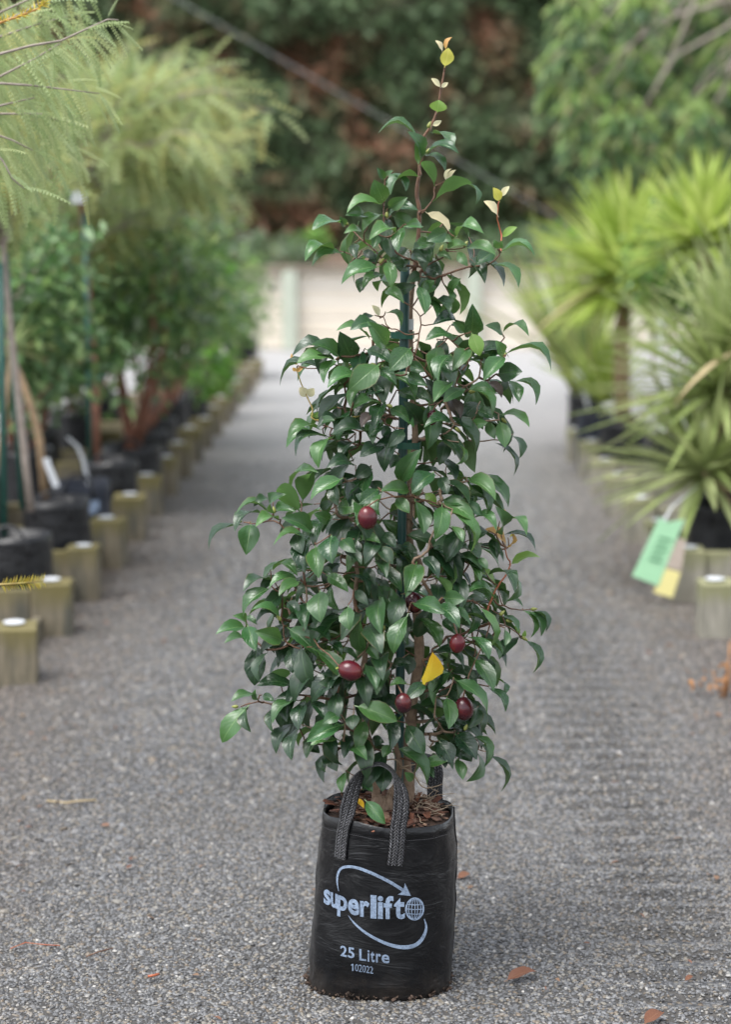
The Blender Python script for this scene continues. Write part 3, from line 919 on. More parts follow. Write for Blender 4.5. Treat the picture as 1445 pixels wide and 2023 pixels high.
def feather_tree(name, label, trunk, trad, center, radii, nl, nf, flen, mats, group=None, trunk_mat='trunk', lean=(0, 0, 0)):
    base = trunk[0]
    e = empty(name, base, label, 'tree', group)
    mb = MB(); mb.tube(trunk, [lerp(trad, trad * .55, i / (len(trunk) - 1)) for i in range(len(trunk))], 8)
    mb.build('trunk', M[trunk_mat], e)
    top = Vector(trunk[-1]); c = Vector(center)
    P, D, Nn = [], [], []
    ends = []
    mb = MB()
    for i in range(nl):
        d = Vector(unit_sphere(1)[0]); d.z = d.z * .8 + .15
        tip = c + Vector((d.x * radii[0], d.y * radii[1], d.z * radii[2])) * rnd(.65, 1.05)
        st = Vector(trunk[-1]).lerp(Vector(trunk[max(0, len(trunk) - 2)]), rnd(0, .9))
        path = limb_path(st, tip, .14, 6, .04)
        mb.tube(path, [lerp(trad * .35, .003, t / 6) for t in range(7)], 5)
        ends.append(path)
    mb.build('limbs', M['greytwig'], e)['kind'] = 'stuff'
    per = int(nf * .68) // nl
    for path in ends:
        for k in range(per):
            t = rnd(.25, 1.0) ** .7 * 5.999
            i = int(t); p = path[i].lerp(path[i + 1], t - i)
            ax = (path[min(i + 1, 6)] - path[i]).normalized()
            rv = Vector(unit_sphere(1)[0])
            p = p + rv * rnd(0, .16) * (sum(radii) / 3)
            d = (ax * .5 + rv * .8 + Vector((0, 0, -.45))).normalized()
            P.append(p); D.append(d); Nn.append(Vector((rnd(-.4, .4), rnd(-.6, .2), 1)))
    n = len(P)
    L = RNG.uniform(flen * .7, flen * 1.3, n)
    mi = RNG.integers(0, len(mats), n)
    scatter('crown', *FTL, P, D, Nn, L, L, [M[x] for x in mats], mi=mi, parent=e)
    return e

def shrub(name, label, base, center, radii, nleaf, ll, mats, weights=None, nclump=26, nstem=5, stem_mat='trunk_red', group=None, hang=.3, cat='shrub', srad=.011):
    e = empty(name, base, label, cat, group)
    c = Vector(center)
    cl = []
    for i in range(nclump):
        d = unit_sphere(1)[0]; r = rnd(.35, 1.0) ** .5
        cl.append(np.array([c.x + d[0] * radii[0] * r, c.y + d[1] * radii[1] * r, c.z + d[2] * radii[2] * r]))
    mb = MB()
    for i in range(nstem):
        tgt = Vector(cl[i % len(cl)])
        b = Vector(base) + Vector((rnd(-.04, .04), rnd(-.04, .04), 0))
        mid = b.lerp(tgt, .4) + Vector((rnd(-.1, .1), rnd(-.1, .1), 0))
        mb.tube([b, b.lerp(mid, .5) + Vector((rnd(-.02, .02), 0, 0)), mid, mid.lerp(tgt, .6), tgt], [srad, srad * .9, srad * .7, srad * .5, srad * .2], 6)
    mb.build('stems', M[stem_mat], e)['kind'] = 'stuff'
    k = RNG.integers(0, nclump, nleaf)
    clump = np.array(cl)
    sc = np.array(radii) * .26
    pos = clump[k] + RNG.normal(size=(nleaf, 3)) * sc
    out = pos - np.array(c)
    out /= np.linalg.norm(out, axis=1, keepdims=True) + 1e-6
    d = out * .6 + RNG.normal(size=(nleaf, 3)) * .6 + np.array([0, 0, -hang])
    nn = out * .5 + RNG.normal(size=(nleaf, 3)) * .5 + np.array([0, -.1, .9])
    L = RNG.uniform(ll * .7, ll * 1.3, nleaf)
    mi = RNG.choice(len(mats), nleaf, p=weights)
    scatter('crown', *LT1, pos, d, nn, L, L * .48, [M[x] for x in mats], mi=mi, parent=e)
    return e

# staked sapling at the near left, grey trunk between two green stakes
t1 = [PT(60, 1010, 7.98), PT(48, 900, 7.98), PT(33, 760, 7.98), PT(20, 640, 7.98), PT(8, 520, 7.98), PT(5, 430, 7.98)]
t1 = [Vector((p.x, 7.98, p.z)) for p in t1]
feather_tree('sapling', 'slim grey-trunked sapling with airy green crown between two green stakes', t1, .018, PT(0, 320, 8.1), (.30, .4, .40), 22, 900, .15, ['feather', 'feather_far'], trunk_mat='greytwig')
def green_stake(pts, label, tie=None):
    e = empty('garden_stake', pts[0], label, 'stake')
    mb = MB(); mb.tube(pts, .013, 8); mb.build('rod', M['stake2'], e)
    if tie:
        mb = MB(); c = Vector(tie)
        mb.tube([c + Vector((.05 * math.cos(a) + .02, .03 * math.sin(a), 0)) for a in [2 * PI * k / 12 for k in range(13)]], .007, 5, False)
        mb.build('tie', M['stake2'], e)
    return e
green_stake([PT(8, 1062, 7.9), PT(4, 760, 7.9), PT(0, 520, 7.9)], 'green stake at the outer side of the grey-trunked sapling')
green_stake([PT(44, 1005, 7.99), PT(28, 760, 7.99), PT(10, 500, 7.99)], 'green stake leaning against the grey-trunked sapling')
# leaning tan stem tree
t2 = [PT(88, 985, 8.8), PT(78, 870, 8.8), PT(62, 805, 8.8), PT(40, 745, 8.8), PT(15, 690, 8.85), PT(-10, 600, 8.9)]
shrub('leaning_tree', 'small tree with leaning tan stem and dark glossy leaves', t2[0], PT(20, 590, 9.1), (.20, .3, .24), 800, .07, ['shrub_dark', 'shrub_mid'], [.75, .25], cat='tree', nstem=0)
mb = MB(); mb.tube(t2, [.019, .018, .017, .016, .013, .01], 8)
o = mb.build('trunk', M['trunk_tan'], [x for x in bpy.data.objects if x.name == 'leaning_tree'][0])
# tree on a stake with a white cap tag
t4 = [PT(190, 915, 10.38), PT(189, 800, 10.38), PT(184, 700, 10.38), PT(176, 600, 10.38), PT(170, 500, 10.4), PT(160, 400, 10.4), PT(180, 300, 10.4)]
ft = feather_tree('feathery_tree', 'tall yellow-green feathery tree with brown trunk tied to a green stake', t4, .022, PT(330, 285, 10.5), (.60, .55, .52), 34, 1600, .17, ['feather_far', 'feather', 'feather'], trunk_mat='trunk_red')
green_stake([PT(178, 915, 10.33), PT(175, 700, 10.33), PT(166, 420, 10.35)], 'dark green stake supporting the brown trunk, tied halfway', PT(182, 745, 10.33))
mb = MB(); mb.box(PT(154, 390, 10.3), (.075, .012, .062), .2)
tag(bevel(mb.build('cap_tag', M['tagwhite'], None, False), .004), 'square white tag at the top of the dark green stake', 'tag')
feather_tree('feathery_tree', 'olive feathery tree in the second row arching toward the path', [(-2.1, 12.0, .3), (-2.05, 12.0, 1.0), (-1.9, 12.0, 1.7)], .03, (-1.45, 12.1, 2.15), (.75, .6, .48), 34, 1500, .18, ['feather_olive', 'feather_far'])
feather_tree('feathery_tree', 'pale upright feathery tree behind the olive one', [(-2.1, 14.4, .3), (-2.1, 14.4, 1.2), (-2.0, 14.4, 2.0)], .03, (-1.75, 14.4, 2.35), (.75, .6, .62), 30, 1400, .2, ['feather_far', 'feather'])
feather_tree('feathery_tree', 'tall pale feathery tree at the back of the second row', [(-2.05, 10.9, .3), (-2.2, 10.9, 1.2), (-2.3, 10.9, 2.0)], .03, (-2.0, 10.9, 2.35), (.55, .5, .5), 26, 1200, .18, ['feather_far', 'feather'])

feather_tree('feathery_tree', 'low loose feathery tree hanging over the dark shrubs', [(-2.1, 9.9, .33), (-2.1, 10.3, .9), (-1.95, 10.8, 1.4)], .022, PT(225, 430, 10.95), (.55, .3, .28), 26, 800, .17, ['feather', 'feather_far'])
# bushy shrubs along the left bed
shrub('bushy_shrub', 'bushy dark green shrub on several bare red stems', (BX + .05, 11.25, .33), PT(290, 560, 11.25), (.40, .34, .52), 1900, .08, ['shrub_dark', 'shrub_mid', 'shrub_grey'], [.45, .40, .15], 26, 8, srad=.017)
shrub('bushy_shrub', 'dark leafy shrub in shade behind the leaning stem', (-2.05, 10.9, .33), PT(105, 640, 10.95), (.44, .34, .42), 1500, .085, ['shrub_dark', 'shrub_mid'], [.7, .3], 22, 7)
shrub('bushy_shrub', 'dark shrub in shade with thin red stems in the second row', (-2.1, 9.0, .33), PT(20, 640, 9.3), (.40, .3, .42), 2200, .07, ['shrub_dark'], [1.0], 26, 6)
shrub('bushy_shrub', 'mid green shrub beside the red-stemmed one', (BX, 12.1, .33), PT(330, 560, 12.2), (.30, .28, .36), 1100, .085, ['shrub_mid', 'shrub_dark'], [.6, .4], 18, 5)
shrub('bushy_shrub', 'fresh green loose shrub over the narrowing row of bags', (BX + .03, 12.9, .33), PT(375, 600, 12.9), (.26, .26, .34), 900, .08, ['shrub_mid', 'shrub_lime', 'shrub_dark'], [.5, .25, .25], 15, 5)
shrub('bushy_shrub', 'pale green shrub with grey leaves further along the row', (BX, 13.7, .33), PT(395, 540, 13.8), (.28, .28, .46), 1000, .08, ['shrub_grey', 'shrub_mid'], [.6, .4], 16, 5)
shrub('bushy_shrub', 'low lime green plant spilling over the timber edging', (BX + .12, 14.5, .36), PT(412, 745, 14.4), (.16, .14, .15), 420, .07, ['shrub_lime'], [1.0], 12, 3)
shrub('bushy_shrub', 'lime-tinged shrub standing before the round end bush', (BX, 16.2, .33), PT(420, 640, 16.2), (.22, .24, .26), 700, .075, ['shrub_mid', 'shrub_lime'], [.5, .5], 14, 5)
shrub('bushy_shrub', 'grey-green shrub next to the last bag of the row', (BX, 17.8, .33), PT(425, 540, 17.8), (.22, .26, .40), 700, .075, ['shrub_grey', 'shrub_mid'], [.6, .4], 22, 5)
shrub('round_bush', 'round fresh green bush in the last bag before the open yard', (BX + .02, 20.5, .38), PT(455, 592, 20.5), (.36, .36, .48), 3200, .06, ['shrub_mid', 'shrub_dark', 'shrub_lime'], [.6, .25, .15], 30, 4, 'trunk')
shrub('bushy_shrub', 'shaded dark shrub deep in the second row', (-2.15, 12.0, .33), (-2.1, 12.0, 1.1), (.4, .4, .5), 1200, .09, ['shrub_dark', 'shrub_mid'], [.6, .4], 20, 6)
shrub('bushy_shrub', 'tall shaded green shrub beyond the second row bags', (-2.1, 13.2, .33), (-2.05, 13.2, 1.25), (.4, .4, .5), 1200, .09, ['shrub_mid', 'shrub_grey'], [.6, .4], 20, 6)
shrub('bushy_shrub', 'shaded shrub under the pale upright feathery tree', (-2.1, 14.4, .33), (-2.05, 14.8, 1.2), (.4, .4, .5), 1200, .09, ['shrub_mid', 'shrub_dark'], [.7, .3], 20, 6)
# low plants on the bank
shrub('bank_shrub', 'grey-green low shrub on the bank above the plank wall', (-1.4, 26.0, 1.0), PT(548, 492, 26.0), (.42, .3, .22), 1200, .08, ['shrub_grey', 'shrub_dark'], [.7, .3], 20, 3)
shrub('bank_shrub', 'small lime green shrub on the bank above the plank wall', (-.98, 26.1, 1.0), PT(612, 484, 26.1), (.24, .2, .18), 600, .08, ['shrub_lime', 'shrub_mid'], [.5, .5], 14, 3)
shrub('bank_shrub', 'dark low shrub on the bank beside the yuccas', (2.0, 26.0, 1.0), (1.9, 26.2, 1.25), (.6, .3, .24), 1200, .08, ['shrub_dark', 'shrub_grey'], [.6, .4], 20, 3)
shrub('bank_shrub', 'mixed low shrub on the bank behind the camellia', (.3, 26.0, 1.0), (.35, 26.2, 1.2), (.7, .3, .2), 1200, .08, ['shrub_grey', 'shrub_mid'], [.5, .5], 20, 3)

# weeping tree at the upper right
wt = empty('weeping_tree', (4.3, 17.5, 0), 'tall weeping tree with drooping light green sprays and grey limbs', 'tree')
mb = MB(); mb.tube([(4.3, 17.5, 0), (4.2, 17.5, 1.5), (4.1, 17.6, 3.2), (3.8, 17.5, 5.2)], [.16, .14, .11, .06], 10)
mb.build('trunk', M['greytwig'], wt)
P, D, Nn, MI = [], [], [], []
sprays = [(1105, 200), (1110, 130), (1150, 60), (1180, 110), (1160, 210), (1200, 180), (1245, 130), (1290, 160), (1240, 240), (1330, 90), (1380, 60), (1400, 150), (1340, 220),
          (1300, 280), (1390, 240), (1430, 200), (1435, 300), (1330, 320), (1270, 20), (1210, 20), (1340, 10), (1420, 20), (1150, 280), (1210, 300), (1130, 10), (1480, 80), (1500, 260), (1480, 160), (1440, 110), (1400, 330)]
lm = MB()
for (sx, sy) in sprays:
    Y = 17.5 + rnd(-1.2, 1.0)
    c = PT(sx, sy, Y)
    st = Vector((4.1 - rnd(0, .2), 17.5, rnd(2.6, 4.8)))
    pth = limb_path(st, c + Vector((.15, 0, .15)), .18, 6, .03)
    lm.tube(pth, [lerp(.03, .006, t / 6) for t in range(7)], 5)
    for k in range(120):
        q = Vector((rnd(-1, 1), rnd(-1, 1), rnd(-1, 1)))
        p = c + Vector((q.x * .17, q.y * .17, q.z * .17 + .05 - .2 * q.x * q.x))
        P.append(p); D.append(Vector((q.x * 1.0 + rnd(-.5, .5), q.y + rnd(-.5, .5), -.7))); Nn.append(Vector((q.x + rnd(-.4, .4), -.8, .8))); MI.append(1 if q.z > .25 else 0)
lm.build('limbs', M['greytwig'], wt)['kind'] = 'stuff'
nn = len(P)
L = RNG.uniform(.08, .17, nn)
scatter('crown', *LT2, P, D, Nn, L, L * .34, [M['weeping'], M['weeping_lit']], mi=MI, parent=wt)

# --- yuccas and flax
def blade_mesh(name, mat, curve=.08, taper=.5):
    v, f = [], []
    rows = 5
    for k in range(rows + 1):
        t = k / rows
        h = .5 * (min(1, .45 + 2.2 * t) if t < .3 else max(0.02, (1 - ((t - .3) / .7) ** 1.6)))
        z = -curve * t * t
        v += [(-h, t, z + .25 * h * .06), (0, t, z - .008), (h, t, z + .25 * h * .06)]
    for k in range(rows):
        a = 3 * k
        f += [(a, a + 1, a + 4, a + 3), (a + 1, a + 2, a + 5, a + 4)]
    me = bpy.data.meshes.new(name)
    me.from_pydata(v, [], f)
    me.polygons.foreach_set('use_smooth', [True] * len(f))
    me.materials.append(mat)
    me.update()
    return me
def frame_matrix(p, d, n, L, W, H):
    d = Vector(d).normalized(); n = Vector(n)
    x = d.cross(n)
    if x.length < 1e-5: x = d.cross(Vector((.3, .5, .8)))
    x.normalize(); n = x.cross(d)
    m = Matrix(((x.x * W, d.x * L, n.x * H, p[0]), (x.y * W, d.y * L, n.y * H, p[1]), (x.z * W, d.z * L, n.z * H, p[2]), (0, 0, 0, 1)))
    return m
def child(name, mesh, parent, mat4):
    o = bpy.data.objects.new(name, mesh)
    COL.objects.link(o)
    o.parent = parent
    off = Vector((0, 0, 0)); t = parent
    while t is not None:
        off += t.location; t = t.parent
    o.matrix_local = Matrix.Translation(-off) @ mat4
    return o
def yucca(label, base, heads, mat, group=None, trunk_r=.045, lw=.04, name='yucca', cat='yucca', dry=.0):
    e = empty(name, base, label, cat, group)
    ms = [blade_mesh('blade', M[mat], c) for c in (.03, .10, .22)]
    md = [blade_mesh('dry_blade', M['dryblade'], c) for c in (.15, .3)]
    for (c, L, n, lo, hi) in heads:
        c = Vector(c)
        if trunk_r > 0:
            mb = MB()
            b = Vector(base)
            mb.tube([b, b.lerp(c, .5) + Vector((rnd(-.02, .02), 0, 0)), c], [trunk_r * 1.1, trunk_r, trunk_r * .8], 9)
            mb.build('trunk', M['trunk_tan'], e)
        for k in range(n):
            az = k * 2.39996 + rnd(-.2, .2)
            u = (k + .5) / n
            el = math.radians(lerp(hi, lo, u ** .85) + rnd(-7, 7))
            d = Vector((math.cos(az) * math.cos(el), math.sin(az) * math.cos(el), math.sin(el)))
            up = Vector((0, 0, 1)) if abs(d.z) < .95 else Vector((math.cos(az), math.sin(az), 0)) * -1
            l = L * rnd(.82, 1.1)
            dr = random.random() < dry and el < .1
            me = (md if dr else ms)[random.randrange(2 if dr else 3)]
            child('blade', me, e, frame_matrix(c + d * .03, d, up, l, lw * rnd(.8, 1.15), l))
    return e
yucca('spreading yucca with arching grey-green blades beside the hanging card', (1.56, 8.95, .34),
      [(PT(1430, 770, 8.95), .64, 140, -25, 88), (PT(1395, 935, 8.8), .52, 100, -20, 70), (PT(1490, 690, 8.9), .64, 60, 0, 85)], 'yucca_near', trunk_r=.05, lw=.046, dry=.06)
yucca('bright lime yucca on a single brown trunk', (1.51, 12.45, .36), [(PT(1238, 555, 12.45), .68, 260, -28, 90)], 'yucca', lw=.058, trunk_r=.05, dry=.04)
yucca('bright lime yucca head rising behind the spreading one', (1.86, 11.0, .36), [(PT(1390, 490, 11.0), .50, 190, -10, 90)], 'yucca', lw=.058, trunk_r=.05)
yucca('young lime yucca with upright blades at the foot of the brown trunk', (1.40, 12.9, .36), [(PT(1192, 800, 12.9), .55, 50, 30, 90)], 'yucca', lw=.048, trunk_r=0)
yucca('grey-green flax with long stiff leaves leaning over the yard', (1.42, 13.9, .3), [(PT(1150, 770, 13.9), 1.22, 34, 40, 85)], 'flax', lw=.06, trunk_r=0, name='flax', cat='flax')
fx = bpy.data.objects['flax']
fmh = [blade_mesh('blade', M['flax'], c) for c in (.04, .12)]
for k, (tx, ty) in enumerate(((1060, 408), (1068, 425), (1022, 468), (1030, 490), (1004, 508), (1012, 540), (1040, 575), (1085, 452), (1100, 430), (1055, 520), (1120, 470))):
    a = PT(1150 + rnd(-12, 12), 790, 13.9); b = PT(tx, ty, 13.9 + rnd(-.25, .15))
    l = (b - a).length
    child('blade', fmh[k % 2], fx, frame_matrix(a, b - a, (.3, -.9, .5), l, .062, l))
yucca('pale young fan of narrow blades in shade behind the grey-trunked sapling', (-1.75, 8.5, .33), [(PT(22, 690, 8.5), .17, 30, -20, 80)], 'flax', lw=.012, trunk_r=.012, name='young_palm', cat='palm')
shrub('bushy_shrub', 'dense green shrub between the two lime yuccas', (1.75, 11.9, .3), PT(1345, 500, 11.8), (.34, .3, .34), 2200, .055, ['shrub_mid', 'shrub_lime', 'shrub_dark'], [.5, .25, .25], 24, 4, 'trunk')
shrub('bushy_shrub', 'yellow-flecked low shrub beside the flax', (1.5, 14.8, .3), PT(1125, 500, 14.8), (.24, .2, .16), 500, .06, ['shrub_lime', 'shrub_grey'], [.5, .5], 12, 3, 'trunk')
shrub('bushy_shrub', 'shaded low shrub behind the spreading yucca', (1.75, 10.1, .3), (1.85, 10.3, .75), (.3, .3, .35), 1200, .06, ['shrub_mid', 'shrub_dark'], [.5, .5], 20, 4, 'trunk')
gr = 'black nursery bags under the yuccas'
grow_bag(1.56, 8.95, 'black nursery bag holding the spreading grey-green yucca', r=.16, h=.37)
grow_bag(1.52, 12.45, 'black nursery bag holding the trunked lime yucca', r=.15, h=.38)
grow_bag(1.39, 12.95, 'slumped slate-blue nursery bag behind the edging posts', r=.12, h=.40, mat='bagblue')
grow_bag(1.86, 11.0, 'black nursery bag of the yucca head behind', r=.15, h=.38)
grow_bag(1.42, 13.9, 'small black nursery bag at the far end of the yucca row', r=.12, h=.42)
grow_bag(1.75, 10.15, 'black nursery bag of the low shaded shrub', r=.14, h=.36)
grow_bag(1.75, 11.9, 'black nursery bag of the dense green shrub', r=.14, h=.36)
mb = MB()
ribbon_pts(mb, [PT(1165, 815, 13.2), PT(1153, 765, 13.2), PT(1150, 745, 13.2)], .022, (1, 0, .1))
p = PT(1148, 740, 13.2)
mb.box(p, (.085, .01, .075), .1)
tag(mb.build('plant_marker', M['tagwhite'], None, False), 'white plant marker with square head by the slate-blue bag', 'plant marker')
mb = MB()
ribbon_pts(mb, [PT(412, 745, 19.2), PT(405, 715, 19.2), PT(402, 680, 19.2)], .05, (1, 0, .1))
tag(mb.build('plant_marker', M['tagwhite'], None, False), 'tall white plant marker leaning beside the last bag of shrubs', 'plant marker')

# hanging care card under the near yucca (its print is a blur in the photograph)
cc = empty('care_card', PT(1300, 1100, 8.35), 'large green and yellow care card hanging crookedly from the spreading yucca', 'card')
def card(pxl, Y, mat, name, th=.004):
    pts = [PT(a, b, Y) for a, b in pxl]
    back = [q + Vector((0, th, 0)) for q in pts]
    n = len(pts)
    mb = MB()
    mb.add(pts + back, [tuple(range(n - 1, -1, -1)), tuple(range(n, 2 * n))] + [(i, (i + 1) % n, n + (i + 1) % n, n + i) for i in range(n)])
    return mb.build(name, M[mat], cc, False)
CY = 8.30
card([(1304, 1022), (1322, 1032), (1354, 1026), (1340, 1060), (1302, 1158), (1250, 1138)], CY, 'cardgreen', 'green_panel')
card([(1342, 1062), (1357, 1068), (1347, 1128), (1316, 1120)], CY + .001, 'cardpink', 'photo_panel')
card([(1315, 1122), (1346, 1131), (1330, 1181), (1292, 1171)], CY + .002, 'cardyellow', 'yellow_panel')
for k in range(5):
    t = .2 + k * .12
    a = Vector((1304, 1040)).lerp(Vector((1262, 1130)), t); 
    card([(a.x + 8, a.y + 2), (a.x + 34 - 3 * (k % 2), a.y + 8), (a.x + 33 - 3 * (k % 2), a.y + 11), (a.x + 7, a.y + 5)], CY - .004, 'cardink', 'printed_line', .002)
mb = MB(); mb.tube([PT(1312, 1030, CY), PT(1330, 1000, CY + .1), PT(1380, 960, CY + .35)], .004, 5)
mb.build('string', M['tagwhite'], cc)

# ------------------------------------------------------------------ near feathery tree reaching in from the left
NY = 4.75
def C7(x, y, Y=NY): return PT(x / 2.491, y / 2.491, Y)
kt = empty('feathery_tree', (-1.38, NY, 0), 'near feathery tree with drooping rows of tiny leaflets on pale twigs', 'tree')
mb = MB(); mb.tube([(-1.38, NY, 0), (-1.37, NY, .6), (-1.33, NY + .02, 1.3), (-1.3, NY, 2.1), (-1.27, NY, 2.6)], [.022, .02, .018, .014, .006], 8)
mb.build('trunk', M['greytwig'], kt)
fm = []
for k, (tv, tf) in enumerate(FT):
    me = bpy.data.meshes.new('frond')
    me.from_pydata([tuple(x) for x in tv], [], [tuple(int(i) for i in q) for q in tf])
    me.materials.append(M['feather']); me.update(); fm.append(me)
twigs = [
    [(-260, 420), (0, 265), (150, 225), (300, 200), (430, 140), (530, 95), (582, 98)],
    [(-250, 460), (0, 410), (150, 420), (280, 435), (490, 460)],
    [(-240, 560), (0, 520), (60, 505), (170, 480)],
    [(-240, 620), (-60, 720), (10, 790), (60, 880), (120, 930)],
    [(-200, 480), (30, 360), (150, 300), (300, 210)],
    [(-230, 300), (0, 110), (120, 60), (250, -20)],
    [(-240, 640), (-100, 560), (60, 560), (200, 560), (300, 600)],
    [(-240, 660), (-80, 640), (60, 690), (160, 740)],
    [(-240, 260), (0, 60), (200, -30), (420, -60)],
    [(-240, 240), (0, 180), (180, 120), (330, 80)],
]
for i, tw in enumerate(twigs):
    Yo = NY + (0, .02, .05, -.05, .1, .12, .16, .1, .2, .22)[i]
    pts = [C7(x, y, Yo) for x, y in tw]
    anchor = Vector((-1.31, NY, max(.9, pts[0].z - .02)))
    pts = [anchor] + pts
    mb = MB(); mb.tube(pts, [lerp(.0048, .0012, k / (len(pts) - 1)) for k in range(len(pts))], 5)
    mb.build('twig', M['greytwig'], kt)
    # fronds along the twig
    seg = [(pts[k], pts[k + 1]) for k in range(2, len(pts) - 1)]
    tot = sum((b - a).length for a, b in seg)
    nfr = int(tot / .017)
    for q in range(nfr):
        s = (q + rnd(.1, .9)) / nfr * tot
        for a, b in seg:
            l = (b - a).length
            if s <= l: break
            s -= l
        p = a.lerp(b, min(1, s / l)); ax = (b - a).normalized()
        sgn = 1 if q % 2 else -1
        d = ax * rnd(.35, .8) + Vector((rnd(.0, .35), rnd(-.35, .35), -rnd(.35, 1.0) if (sgn > 0 or random.random() < .6) else rnd(-.1, .45)))
        Lf = rnd(.075, .135)
        child('frond', random.choice(fm), kt, frame_matrix(p, d, (rnd(-.2, .5), -rnd(.4, 1.2), 1.0), Lf, Lf * rnd(.8, 1.1), Lf))
for (bx, by, tx, ty) in ((530, 100, 650, 255), (500, 120, 600, 250), (450, 150, 575, 255), (430, 165, 565, 312), (490, 460, 610, 632), (400, 458, 475, 668), (455, 425, 600, 458), (300, 440, 350, 665), (262, 438, 190, 545), (55, 870, 70, 1055), (70, 880, 155, 1105), (345, 395, 470, 372), (530, 85, 575, -10), (560, 95, 605, 135)):
    a, b = C7(bx, by), C7(tx, ty)
    Lf = (b - a).length
    child('frond', fm[1], kt, frame_matrix(a, b - a, (.35, -.8, .8), Lf, Lf * .95, Lf))
# airy fill of more distant fronds of the same tree
n = 230
P = [C7(random.triangular(-200, 460, 20), rnd(-40, 900), NY + rnd(.15, .7)) for _ in range(n)]
P = [p for p in P]
D = [Vector((rnd(.0, .6), rnd(-.3, .3), -rnd(.2, 1))) for _ in P]
Nn = [Vector((rnd(-.2, .5), -.8, .8)) for _ in P]
L = RNG.uniform(.08, .15, n)
scatter('back_fronds', *FT[1], P, D, Nn, L, L, M['feather'], parent=kt)
# bronze shoots with yellow needle leaves
for (path, Y) in (([(-120, 180), (0, 110), (100, 78), (190, 40), (225, 5)], NY - .05),):
    pts = [C7(x, y, Y) for x, y in path]
    mb = MB(); mb.tube([Vector((-1.3, NY, 2.0))] + pts, [.004, .003, .003, .0025, .002, .001], 5)
    o = mb.build('shoot', M['leaf_o'], kt)
    P, D = [], []
    for k in range(90):
        t = rnd(.9, 3.99); i = int(t); p = pts[i].lerp(pts[i + 1], t - i)
        P.append(p); D.append((pts[i + 1] - pts[i]).normalized() * .5 + Vector((rnd(-1, 1), rnd(-1, 1), rnd(-.6, 1))) * .8)
    Ln = RNG.uniform(.014, .026, 90)
    scatter('needles', *LT1, P, D, [Vector((0, -1, .5))] * 90, Ln, Ln * .13, M['needle'], parent=kt)
pts = [PT(-60, 1165, 4.6), PT(0, 1155, 4.6), PT(45, 1152, 4.6), PT(86, 1147, 4.6)]
mb = MB(); mb.tube([Vector((-1.37, NY, .72)), Vector((-1.2, 4.68, .80))] + pts, [.006, .005, .004, .003, .0022, .001], 5)
mb.build('shoot', M['twig_green'], kt)
P, D = [], []
for k in range(46):
    t = 1 + 1.98 * k / 46; i = int(t); p = pts[i].lerp(pts[i + 1], t - i)
    s = 1 if k % 2 else -1
    P.append(p); D.append(Vector((.55, rnd(-.5, .5), s * rnd(.7, 1))))
Ln = RNG.uniform(.016, .026, 46)
scatter('needles', *LT2, P, D, [Vector((1, -.6, 0))] * 46, Ln, Ln * .11, M['needle'], parent=kt)

# ------------------------------------------------------------------ the planter bag
BY = 4.085
def sil(px, py):                       # silhouette pixel -> x, z in the plane through the bag's axis
    p = PT(px, py, BY); return p.x, p.z
# (left px, right px, z, half depth, squareness)
prof = []
for (lp, rp, py, ry, sq) in ((618, 880, 1958, .085, 2.6), (611, 887, 1945, .100, 2.7), (611, 890, 1925, .108, 2.6), (613, 894, 1880, .116, 2.4), (617, 897, 1820, .124, 2.25),
                             (622, 899, 1760, .130, 2.15), (628, 900, 1700, .134, 2.08), (633, 900, 1650, .137, 2.04), (637, 898, 1612, .139, 2.02), (639, 897, 1597, .140, 2.0)):
    xl, z1 = sil(lp, py); xr, _ = sil(rp, py)
    prof.append(((xl + xr) / 2, (xr - xl) / 2, max(z1, .0), ry, sq))
z0 = prof[0][2]
prof = [(a, b, max(0.003, (z - z0) * prof[-1][2] / (prof[-1][2] - z0)), r, s) for a, b, z, r, s in prof]
ZR = prof[-1][2]
bag = empty('planter_bag', (prof[0][0], BY, 0), 'black woven plastic planter bag with pale blue lettering and webbing handles on the gravel', 'planter bag')
NA = 96
def bag_ring(cx, rx, z, ry, sq, seed=0, wob=.0034, inset=0):
    r = []
    for k in range(NA):
        a = 2 * PI * k / NA
        ca, sa = math.cos(a), math.sin(a)
        q = 2.0 / sq
        x = math.copysign(abs(ca) ** q, ca) * (rx - inset); y = math.copysign(abs(sa) ** q, sa) * (ry - inset)
        w = wob * (noise.noise(Vector((ca * 3, sa * 3, z * 9))) + .8 * noise.noise(Vector((ca * 5 + z * 9, sa * 5, z * 30))))
        low = max(0, 1 - z / .12)
        w += low * .004 * noise.noise(Vector((ca * 7, sa * 7, z * 40)))
        f = 1 + w / max(.05, math.hypot(x, y))
        r.append(Vector((cx + x * f, BY + y * f, z)))
    return r
def interp_prof(z):
    for i in range(len(prof) - 1):
        if prof[i][2] <= z <= prof[i + 1][2]:
            t = (z - prof[i][2]) / (prof[i + 1][2] - prof[i][2])
            return tuple(lerp(prof[i][k], prof[i + 1][k], t) for k in range(5))
    return prof[-1] if z > prof[-1][2] else prof[0]
zs = [prof[0][2], .010, .018] + [lerp(.028, ZR, k / 34) for k in range(35)]
rings = []
for z in zs:
    cx, rx, _, ry, sq = interp_prof(z)
    rg = bag_ring(cx, rx, z, ry, sq)
    rings.append(rg)
def rim_dz(p):                          # the rim is uneven: higher at the left, dipping at the front
    a = math.atan2(p.y - BY, p.x - prof[-1][0])
    return .006 * math.cos(a - PI) + .004 * math.sin(3 * a + 1) + .003 * math.sin(5 * a)
for j, rg in enumerate(rings):
    f = max(0, (j - len(rings) + 9) / 8)
    for p in rg: p.z += rim_dz(p) * f
inner = [Vector(p) for p in rings[-1]]
cxr = prof[-1][0]
